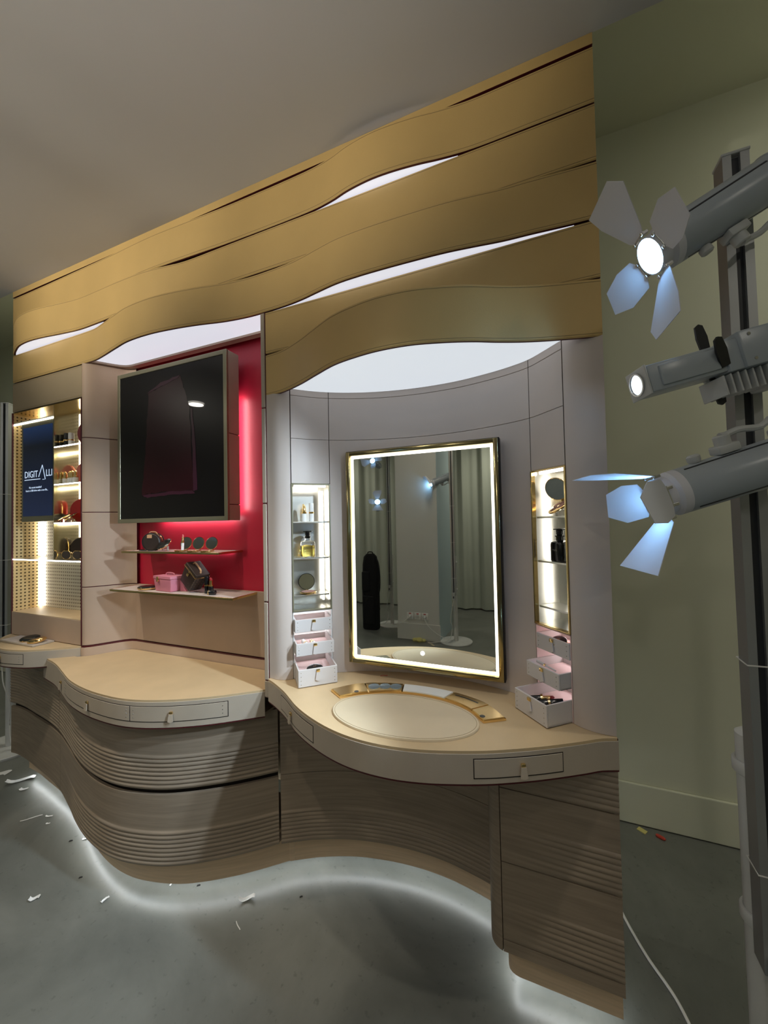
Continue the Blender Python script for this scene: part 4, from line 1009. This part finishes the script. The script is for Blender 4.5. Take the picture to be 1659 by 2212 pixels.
# --- vanity alcove niches
def at(fr, u, y, z):
    v = fr.m @ Vector((u, y, z)); return (v.x, v.y, v.z)
aL = math.degrees(math.atan2(FL.u.y, FL.u.x)); aR = math.degrees(math.atan2(FR.u.y, FR.u.x))
lipstick('white and gold open lipstick on the top shelf of the left niche', at(FL, .054, .045, 1.447), 'open', euler=(0, 0, rad(aL)), dark=False, r=.0095, low='gold')
lipstick('white and gold capped lipstick on the top shelf of the left niche', at(FL, .083, .045, 1.447), 'capped', euler=(0, 0, rad(aL)), dark=False, r=.0095)
def perfume(label, loc, rz, glass, liquid, cap, txt, tm_, w_=.029, dp=.021, h=.068):
    t = thing('perfume_bottle', label, 'bottle', loc, local=True, rz=rz)
    def body(s, z0, h_):
        n = 36; prof = [(0, z0), (.90, z0), (1.0, z0+.004), (1.0, z0+h_*.80), (.93, z0+h_*.90), (.62, z0+h_*.97), (.40, z0+h_), (0, z0+h_)]
        V, F = lathe(prof, n); out = []
        for x, y, z in V:
            r_ = math.hypot(x, y)
            if r_ < 1e-6: out.append((0, 0, z)); continue
            a = math.atan2(y, x); k = (abs(math.cos(a))**3+abs(math.sin(a))**3)**(-1/3)
            out.append((x*k*w_*s, y*k*dp*s, z))
        return out, F
    add('glass', body(1.0, 0, h), glass, t, True)
    if liquid: add('liquid', body(.90, .004, h*.66), liquid, t, True)
    add('neck', lathe([(.011, h-.002), (.011, h+.010), (.014, h+.011), (.014, h+.014), (.010, h+.015), (0, h+.015)], 24), glass, t, True)
    add('cap', lathe([(.0085, h+.006), (.0085, h+.017), (.010, h+.019), (.010, h+.027), (.012, h+.030), (.0185, h+.032), (.0185, h+.035), (.017, h+.036), (0, h+.036)], 24), cap, t, True)
    add('lettering', move(xf(text_mesh(txt, .0085, .0002), UPX), 0, -dp-.0004, h*.50), tm_, t)
    return t
perfume('clear perfume bottle with yellow liquid and black cap in the left niche', at(FL, .066, .042, 1.306), aL, 'clear_glass', 'perfume_yellow', 'black_gloss', "L'IMMENSIT\u00c9", 'black_satin')
open_compact('open round compact with dark mirror on the bottom shelf of the left niche', at(FL, .064, .036, 1.164), .033, (0, 0, rad(aL)), None, 96, 'mirror', 'black_gloss', 0)
open_compact('open gold eye palette with dark pans tilted in the right niche', at(FR, .076, .042, 1.474), .038, (rad(32), rad(-20), rad(aR+10)), None, 100, 'mirror', 'gold', 4)
t = thing('acrylic_cube', 'clear acrylic block under the gold palette in the right niche', 'stand', at(FR, .076, .046, 1.447), local=True, rz=aR)
add('block', rbox(-.016, .016, -.010, .010, 0, .020, .0015), 'acrylic', t)
perfume('opaque black perfume bottle in the right niche', at(FR, .076, .036, 1.306), aR-8, 'black_gloss', None, 'black_gloss', 'MYRIAD', 'steel', .028, .022, .066)
# --- goods in the small open drawers
t = thing('makeup_brush', 'thin dark brush lying in the top left drawer', 'brush', at(FL, .040, .030, 1.0535), local=True, rz=aL)
add('handle', xf(lathe([(0, 0), (.0022, .002), (.0034, .02), (.003, .040), (0, .040)], 10), Matrix.Rotation(rad(90), 4, 'Y')), 'black_gloss', t, True)
add('ferrule', xf(lathe([(.0031, .040), (.0034, .048), (0, .048)], 10), Matrix.Rotation(rad(90), 4, 'Y')), 'gold', t)
add('bristles', xf(lathe([(.0034, .048), (.0040, .056), (0, .070)], 10), Matrix.Rotation(rad(90), 4, 'Y')), 'pink_lining', t)
lipstick('white capped lipstick lying left in the middle left drawer', at(FL, .050, -.036, .9785), 'capped', euler=(rad(-90), 0, rad(aL+6)), dark=False, r=.0088)
lipstick('white and gold open lipstick lying right in the middle left drawer', at(FL, .078, -.036, .9785), 'open', euler=(rad(-90), 0, rad(aL+6)), dark=False, r=.0088, low='gold')
closed_compact('oval black compact with gold emblem in the bottom left drawer', at(FL, .070, -.055, .8925), .024, 1.28, (rad(10), 0, rad(aL)), h=.017)
closed_compact('oval black compact with gold emblem in the top right drawer', at(FR, .078, .022, 1.058), .022, 1.25, (rad(26), 0, rad(aR)), h=.015)
open_compact('gold compact standing open behind the front of the top right drawer', at(FR, .112, .026, 1.056), .018, (rad(10), 0, rad(aR-30)), None, 100)
t = thing('makeup_brush', 'pale gold-tipped brush lying across the middle right drawer', 'brush', at(FR, .026, -.024, .9955), local=True, euler=(0, rad(3), rad(aR)))
add('handle', xf(lathe([(0, 0), (.0040, .003), (.0048, .014), (.0042, .034), (0, .034)], 12), Matrix.Rotation(rad(90), 4, 'Y')), 'drawer_leather', t, True)
add('ferrule', xf(cyl(.0040, .034, .040, 12), Matrix.Rotation(rad(90), 4, 'Y')), 'gold', t)
add('bristles', xf(lathe([(.0030, .040), (.0026, .066), (.0022, .080), (0, .081)], 10), Matrix.Rotation(rad(90), 4, 'Y')), 'drawer_leather', t, True)
lipstick('open black lipstick with dark red bullet lying in the bottom right drawer', at(FR, .046, -.070, .8925), 'open', euler=(rad(-80), 0, rad(aR-38)), r=.0098)
lipstick('capped black lipstick lying in the bottom right drawer', at(FR, .076, -.070, .8925), 'capped', euler=(rad(-80), 0, rad(aR-38)), r=.0098)

# --- vanity counter top
t = thing('desk_pad', 'large oval tan leather pad on the vanity counter', 'desk pad', (-.575, -.094, CT), local=True)
def rim_disc(a, b_, h, tilt, inset):
    rows = [(1.0, 0), (1.0, h*.6), (1-inset*.5/a, h), (1-inset/a, h)]
    V, F = [], []; n = 64
    for s_, z in rows:
        for x, y in ellipse(0, 0, a*s_, b_*s_, n, tilt): V.append((x, y, z))
    for k in range(len(rows)-1):
        for i in range(n): F.append((k*n+i, k*n+(i+1) % n, (k+1)*n+(i+1) % n, (k+1)*n+i))
    F.append(tuple(range(n-1, -1, -1))); F.append(tuple((len(rows)-1)*n+i for i in range(n)))
    return V, F
add('pad', rim_disc(.227, .129, .006, 4, .004), 'pad_leather', t, True)
V, F = tube([(x, y, .0060) for x, y in ellipse(0, 0, .219, .122, 72, 4)], .0006, 5, True); add('stitching', (V, F), 'stitch', t)

tr = thing('accessory_tray', 'curved gold accessory tray in five sections behind the oval pad', 'tray', (-.58, .04, CT))
to = spline([Vector(p) for p in ((-.868, -.020), (-.788, .059), (-.653, .102), (-.49, .105), (-.356, .062), (-.282, -.015))], 81)
ti = spline([Vector(p) for p in ((-.811, -.059), (-.747, -.005), (-.639, .044), (-.51, .050), (-.405, .012), (-.341, -.054))], 81)
add('tray_base', slab(ti, to, CT+.0005, CT+.007), 'gold', tr)
cuts = [0, 15, 32, 54, 70, 80]; mats = ['satin_gold', 'satin_gold', 'white_gloss', 'satin_gold', 'satin_gold']; nm = ['lid_plate', 'dish_plate', 'white_plate', 'slot_plate', 'lid_plate']
for k in range(5):
    a, b_ = cuts[k], cuts[k+1]; sl_i, sl_o = [], []
    for j in range(a, b_+1):
        q = ti[j].lerp(to[j], .05); p_ = ti[j].lerp(to[j], .95); sl_i.append(q); sl_o.append(p_)
    sl_i[0] = sl_i[0].lerp(sl_i[1], .35); sl_o[0] = sl_o[0].lerp(sl_o[1], .35); sl_i[-1] = sl_i[-1].lerp(sl_i[-2], .35); sl_o[-1] = sl_o[-1].lerp(sl_o[-2], .35)
    pl = add(nm[k], slab(sl_i, sl_o, CT+.007, CT+.0105), mats[k], tr)
    if k == 1:
        for q in (.20, .50, .80):
            j = a+(b_-a)*q; j0 = int(j); c_ = ti[j0].lerp(to[j0], .5).lerp(ti[j0+1].lerp(to[j0+1], .5), j-j0)
            add('dish', move(lathe([(0, .0107), (.0165, .0112), (.0195, .0125), (.0205, .0110), (.0205, .0105)], 28), c_.x, c_.y, CT), 'dish_blue', pl, True)
    if k == 3:
        pts = [ti[j].lerp(to[j], .62) for j in range(a+2, b_-2)]; pts2 = [ti[j].lerp(to[j], .70) for j in range(a+2, b_-2)]
        add('slot', slab(pts, pts2, CT+.0104, CT+.0108), 'slot_dark', pl)
    if k in (0, 4):
        j = (a+b_)//2+2; c_ = ti[j].lerp(to[j], .13)
        add('thumb_notch', move(cyl(.008, .0104, .0109, 18), c_.x, c_.y, CT), 'slot_dark', pl)
t = thing('thread_scrap', 'tiny red thread lying at the back of the vanity counter', 'scrap', (-.745, .165, CT+.0012), local=True)
add('thread', tube(spline([Vector(p) for p in ((-.012, -.006, 0), (-.003, .001, .001), (.006, .002, .001), (.012, .008, 0))], 12), .0010, 6), 'red_plastic', t)

# --- left counter: tray with two gold compacts
t = thing('display_tray', 'flat pale square tray on the rounded left counter', 'tray', (-2.68, -.050, CT), local=True, euler=(0, 0, rad(1)))
add('plate', rbox(-.150, .150, -.050, .044, .0005, .009, .002), 'fascia_leather', t, True)
add('inlay', box(-.143, .143, -.044, .038, .009, .0096), 'alcove_leather', t)
closed_compact('polished gold compact with dark lid at the left on the pale tray', (-2.655, -.048, CT+.0097), .040, 1.1, (rad(8), 0, rad(20)), h=.018, emblem=False)
closed_compact('polished gold compact at the right on the pale tray', (-2.575, -.055, CT+.0097), .038, 1.1, (rad(6), rad(-5), rad(-15)), top='gold', h=.020, emblem=False)

# --- display case, right column of shelves
lipstick('black lipstick against the partition on the top case shelf', (-2.530, .050, 1.873), 'capped', r=.0125)
lipstick('second black lipstick on the top case shelf, beside the white one', (-2.505, .038, 1.873), 'capped', r=.0115)
lipstick('white capped lipstick on the top case shelf', (-2.473, .042, 1.873), 'capped', dark=False, r=.0125)
def disc_case(label, loc, r, m, th=.03, euler=(0, 0, 0), zipm='gold', nm='round_case'):
    t = thing(nm, label, 'case', loc, local=True, euler=euler)
    add('body', xf(lathe([(0, -th/2), (r*.90, -th/2), (r, -th*.32), (r, th*.32), (r*.90, th/2), (0, th/2)], 40), RX90), m, t, True)
    add('zip', xf(tube([(r*1.01*math.cos(rad(a)), r*1.01*math.sin(rad(a)), th*.12) for a in range(-30, 211, 10)], .0014, 6), RX90), zipm, t, True)
    add('zip_pull', move(rbox(-.003, .003, -.004, .004, -.012, .0, .001), r*.96, -th*.1, .012), 'gold', t)
    return t
disc_case('dark red round leather case on the top case shelf', (-2.365, .070, 1.873+.066), .065, 'dark_red_leather', .03, (0, 0, rad(14)))
disc_case('rose red round card case behind the lipsticks on the second case shelf', (-2.480, .105, 1.674+.060), .058, 'rose_card', .02)
gq = 'white and gold lipsticks on the second case shelf'
for k, (x, y) in enumerate(((-2.530, .045), (-2.487, .045), (-2.459, .040), (-2.428, .038))):
    lipstick(('first', 'second', 'third', 'fourth')[k]+' white and gold open lipstick from the partition on the second case shelf', (x, y, 1.674), 'open', gq, dark=False, r=.0125, low='gold')
disc_case('rose red round card case at the right end of the second case shelf', (-2.330, .100, 1.674+.060), .058, 'rose_card', .02)
disc_case('bright red round leather case on the third case shelf', (-2.448, .085, 1.471+.062), .062, 'red_leather', .04, (0, 0, rad(18)))
for k, (x, y, l) in enumerate(((-2.515, .035, 'left open gold compact resting on clear stand before the red case'), (-2.452, .032, 'right open gold compact resting on clear stand before the red case'))):
    cube_stand('clear acrylic cube under the %s gold compact on the third case shelf' % ('left', 'right')[k], (x, y+.004, 1.471), .018)
    closed_compact(l.replace('open ', 'tilted '), (x, y+.002, 1.471+.026), .034, euler=(rad(30), rad(-18), 0), h=.011, emblem=False)
lipstick('black capped lipstick at the right end of the third case shelf', (-2.352, .045, 1.471), 'capped', r=.0115)
disc_case('brown canvas round pouch behind the sunglasses on the lowest case shelf', (-2.478, .095, 1.274+.058), .056, 'brown_canvas', .035, (0, 0, rad(14)), nm='round_pouch')
t = thing('sunglasses', 'dark sunglasses with gold bridge on the lowest case shelf', 'sunglasses', (-2.455, .035, 1.274), local=True, euler=(0, 0, rad(6)))
for s_ in (-1, 1):
    pts = ellipse(s_*.040, .026, .033, .024, 32)
    add('lens', xf(prism([(x, min(y, .046)) for x, y in pts], -.001, .001), RX90), 'sun_lens', t, True)
    add('rim', xf(tube([(x, min(y, .046), 0) for x, y in pts], .0018, 6, True), RX90), 'gold', t, True)
    add('temple', tube([(s_*.072, 0, .036), (s_*.074, .04, .034), (s_*.072, .085, .018)], .002, 6), 'natural_leather', t, True)
add('bridge', tube(spline([Vector(p) for p in ((-.010, 0, .034), (0, -.002, .040), (.010, 0, .034))], 8), .002, 6), 'gold', t, True)
t = thing('makeup_brush', 'dark brush leaning in the right corner of the lowest case shelf', 'brush', (-2.345, .060, 1.274), local=True, euler=(rad(-8), rad(10), 0))
add('handle', lathe([(0, 0), (.004, .002), (.006, .03), (.0045, .055), (0, .055)], 10), 'black_gloss', t, True)
add('bristles', lathe([(.0045, .055), (.007, .068), (.004, .085), (0, .088)], 10), 'black_cloth', t)

# ================================================================== FLOOR: CABLE, SCRAPS
add('floor_cable', tube(spline([Vector(p) for p in ((.03, .56, .0045), (.059, .438, .0045), (.104, .316, .0045), (.158, .213, .0045), (.19, .10, .0045), (.235, -.02, .0045))], 40), .0045, 8), 'cable_white', None, True, 'white cable on the floor between unit and right stand', 'cable')
def scrap(label, x, y, w_, l, rz, curl, m='paper', group='white paper scraps on the concrete floor', n=8):
    V, F = [], []
    random.seed(int((x*1000)*7+y*1000))
    for i in range(n+1):
        q = i/n-.5
        for j in (-.5, 0, .5):
            V.append((l*q, w_*j*(1-.5*abs(q)*random.random())+.3*w_*math.sin(q*5+rz), .0012+curl*(q*2)**2*abs(math.sin(q*4+rz))+abs(j)*curl*.4))
    N = len(V)
    V += [(a, b_, c+.0007) for a, b_, c in V]
    for i in range(n):
        for j in range(2):
            a = i*3+j; F.append((a, a+1, a+4, a+3)); F.append((N+a, N+a+3, N+a+4, N+a+1))
    for i in range(n):
        a = i*3; F.append((a, a+3, N+a+3, N+a)); a = i*3+2; F.append((a, N+a, N+a+3, a+3))
    F.append((0, N, N+1, 1)); F.append((1, N+1, N+2, 2)); a = n*3; F.append((a, a+1, N+a+1, N+a)); F.append((a+1, a+2, N+a+2, N+a+1))
    t = thing('paper_scrap', label, 'scrap', (x, y, 0), group, local=True, rz=math.degrees(rz))
    add('piece', (V, F), m, t, True)
scrap('curled white paper strip by the left end of the plinth', -2.965, .055, .030, .13, .7, .02)
scrap('short white scrap beside the curled strip at the left plinth', -2.86, .02, .018, .04, .2, .006)
scrap('small white scrap alone on the far left floor', -2.897, -.10, .016, .055, 1.9, .01)
scrap('thin white splinter of paper left of the bulging cabinet, longest of its cluster', -2.56, -.085, .006, .085, .9, .003)
scrap('short white paper sliver beside the long splinter', -2.49, -.045, .008, .035, .3, .004)
scrap('tiny white flake right of the paper slivers', -2.44, -.075, .008, .018, .1, .002)
scrap('folded white scrap on the grey floor at lower left', -2.033, -.319, .016, .032, .6, .010)
scrap('small upright white curl of paper left of the bulge', -1.769, -.222, .010, .030, 1.4, .014)
scrap('white paper shred nearest the front of the bulging cabinet', -1.586, -.075, .007, .028, 1.5, .008)
scrap('larger curled white scrap in front of the knee space', -1.257, -.018, .018, .060, .5, .016)
scrap('thin white thread of paper on the floor before the knee space', -1.218, -.105, .003, .040, -.5, .002)
scrap('white label scrap at the left edge of the floor', -3.16, .05, .045, .075, .3, .002)
scrap('small white chip on the lit floor left of the bulge', -2.167, -.067, .010, .018, .2, .003)
for x, y, s_, l in ((-2.217, -.097, .008, 'dark crumb on the floor left of the bulging cabinet'), (-1.968, -.195, .007, 'dark crumb on the lit floor at lower left'), (-1.481, -.042, .007, 'dark crumb in front of the bulging cabinet'), (-1.07, .07, .006, 'dark crumb near the knee space plinth')):
    t = thing('floor_crumb', l, 'scrap', (x, y, 0), 'dark crumbs on the concrete floor', local=True, rz=40)
    add('piece', taper(s_, s_*.4, s_*.6, s_*.3, 0, s_*.5), 'debris_dark', t, True)
t = thing('yellow_chip', 'yellow square chip on the floor by the wall', 'scrap', (.210, .905, 0), local=True, rz=-35); add('piece', rbox(-.018, .018, -.012, .012, 0, .004, .001), 'yellow_foam', t)
t = thing('red_plug', 'small red plastic plug on the floor by the wall', 'scrap', (.277, .885, .006), local=True, euler=(0, rad(90), rad(-30))); add('body', lathe([(0, -.018), (.005, -.018), (.007, -.012), (.007, .010), (.004, .018), (0, .018)], 12), 'red_plastic', t, True)

# ================================================================== THINGS ONLY THE MIRROR SHOWS
t = thing('equipment_bag', 'tall black equipment bag with straps standing by the curtain, in the mirror', 'bag', (-2.36, -3.26, 0), local=True, rz=178)
prof = [(.105, .070, 0), (.115, .078, .02), (.117, .080, .30), (.116, .080, .55), (.108, .076, .72), (.105, .074, .86), (.088, .066, .97), (.05, .05, 1.01)]
V, F = [], []; n = 28
for a_, b2, z in prof:
    for x, y in ellipse(0, 0, 1, 1, n):
        k = (abs(x)**3+abs(y)**3)**(-1/3); V.append((x*k*a_, y*k*b2, z))
for k in range(len(prof)-1):
    for i in range(n): F.append((k*n+i, k*n+(i+1) % n, (k+1)*n+(i+1) % n, (k+1)*n+i))
F.append(tuple(range(n-1, -1, -1))); F.append(tuple((len(prof)-1)*n+i for i in range(n)))
add('body', (V, F), 'black_cloth', t, True)
add('front_pocket', rbox(-.075, .085, -.105, -.06, .08, .46, .02, 3), 'black_cloth', t, True)
add('top_pocket', rbox(-.02, .095, -.10, -.05, .52, .78, .02, 3), 'black_cloth', t, True)
add('shoulder_strap', tube(spline([Vector(p) for p in ((-.07, -.02, .98), (-.125, -.05, .90), (-.15, -.06, .72), (-.145, -.06, .55), (-.115, -.04, .46))], 20), .014, 8), 'black_cloth', t, True)
add('loose_strap', tube(spline([Vector(p) for p in ((-.115, -.05, .50), (-.14, -.06, .44), (-.135, -.06, .36), (-.15, -.06, .28))], 12), .006, 8), 'black_cloth', t, True)
add('carry_handle', tube(spline([Vector(p) for p in ((-.04, 0, 1.0), (-.03, 0, 1.03), (.03, 0, 1.03), (.04, 0, 1.0))], 12), .008, 8), 'black_cloth', t, True)
for k, (x, wd) in enumerate(((-1.708, 'left'), (-1.611, 'middle'), (-1.522, 'right'))):
    t = thing('wall_socket', '%s white wall socket with red tab on the pier, in the mirror' % wd, 'socket', (x, PY1, .29), 'wall sockets low on the pier', local=True, rz=180)
    add('plate', rbox(-.041, .041, -.010, 0, -.041, .041, .003), 'white_gloss', t, True)
    add('dial', xf(cyl(.022, 0, .004, 24), Matrix.Translation((0, -.010, -.004)) @ RX90), 'wall_white', t, True)
    add('red_tab', rbox(-.015, .015, -.0115, -.0095, .022, .034, .0008), 'socket_red', t)
    if k != 1:
        add('plug', move(xf(lathe([(0, 0), (.018, 0), (.018, .018), (.010, .030), (0, .032)], 16), RX90), 0, -.012, -.004), 'white_gloss', t, True)
add('power_cable', tube(spline([Vector(p) for p in ((-1.522, PY1+.045, .28), (-1.47, PY1+.06, .20), (-1.38, PY1+.07, .13), (-1.30, PY1+.05, .08), (-1.23, PY1+.02, .05), (-1.17, PY1+.04, .06), (-1.15, PY1+.02, .20))], 30), .0038, 7), 'cable_white', None, True, 'white cable from right socket to the stand by the pier, in the mirror', 'cable')
add('power_cable', tube(spline([Vector(p) for p in ((-1.708, PY1+.045, .28), (-1.78, PY1+.06, .22), (-1.90, PY1+.02, .17), (-2.02, PY1-.2, .10), (-2.12, PY1-.42, .05))], 30), .0038, 7), 'cable_white', None, True, 'white cable from left socket to the stand behind the bag, in the mirror', 'cable')
t = thing('foam_scraps', 'crumpled yellow foam on the floor by the pier, in the mirror', 'scrap', (-1.59, -2.93, 0), local=True)
for dx, dy, s_ in ((-.05, 0, .035), (.01, .01, .045), (.055, -.01, .030)):
    random.seed(int(dx*100)+9)
    V, F = lathe([(0, 0), (.7, .05), (1, .5), (.75, .95), (0, 1.1)], 10)
    add('lump', move(([(x*s_*random.uniform(.8, 1.2), y*s_*random.uniform(.7, 1.1), z*s_) for x, y, z in V], F), dx, dy), 'yellow_foam', t)
t = thing('wood_strip', 'pale wooden strip lying on the floor by the pier, in the mirror', 'scrap', (-1.425, -2.88, 0), local=True, rz=52); add('strip', rbox(-.085, .085, -.014, .014, 0, .006, .001), 'oak_strip', t)
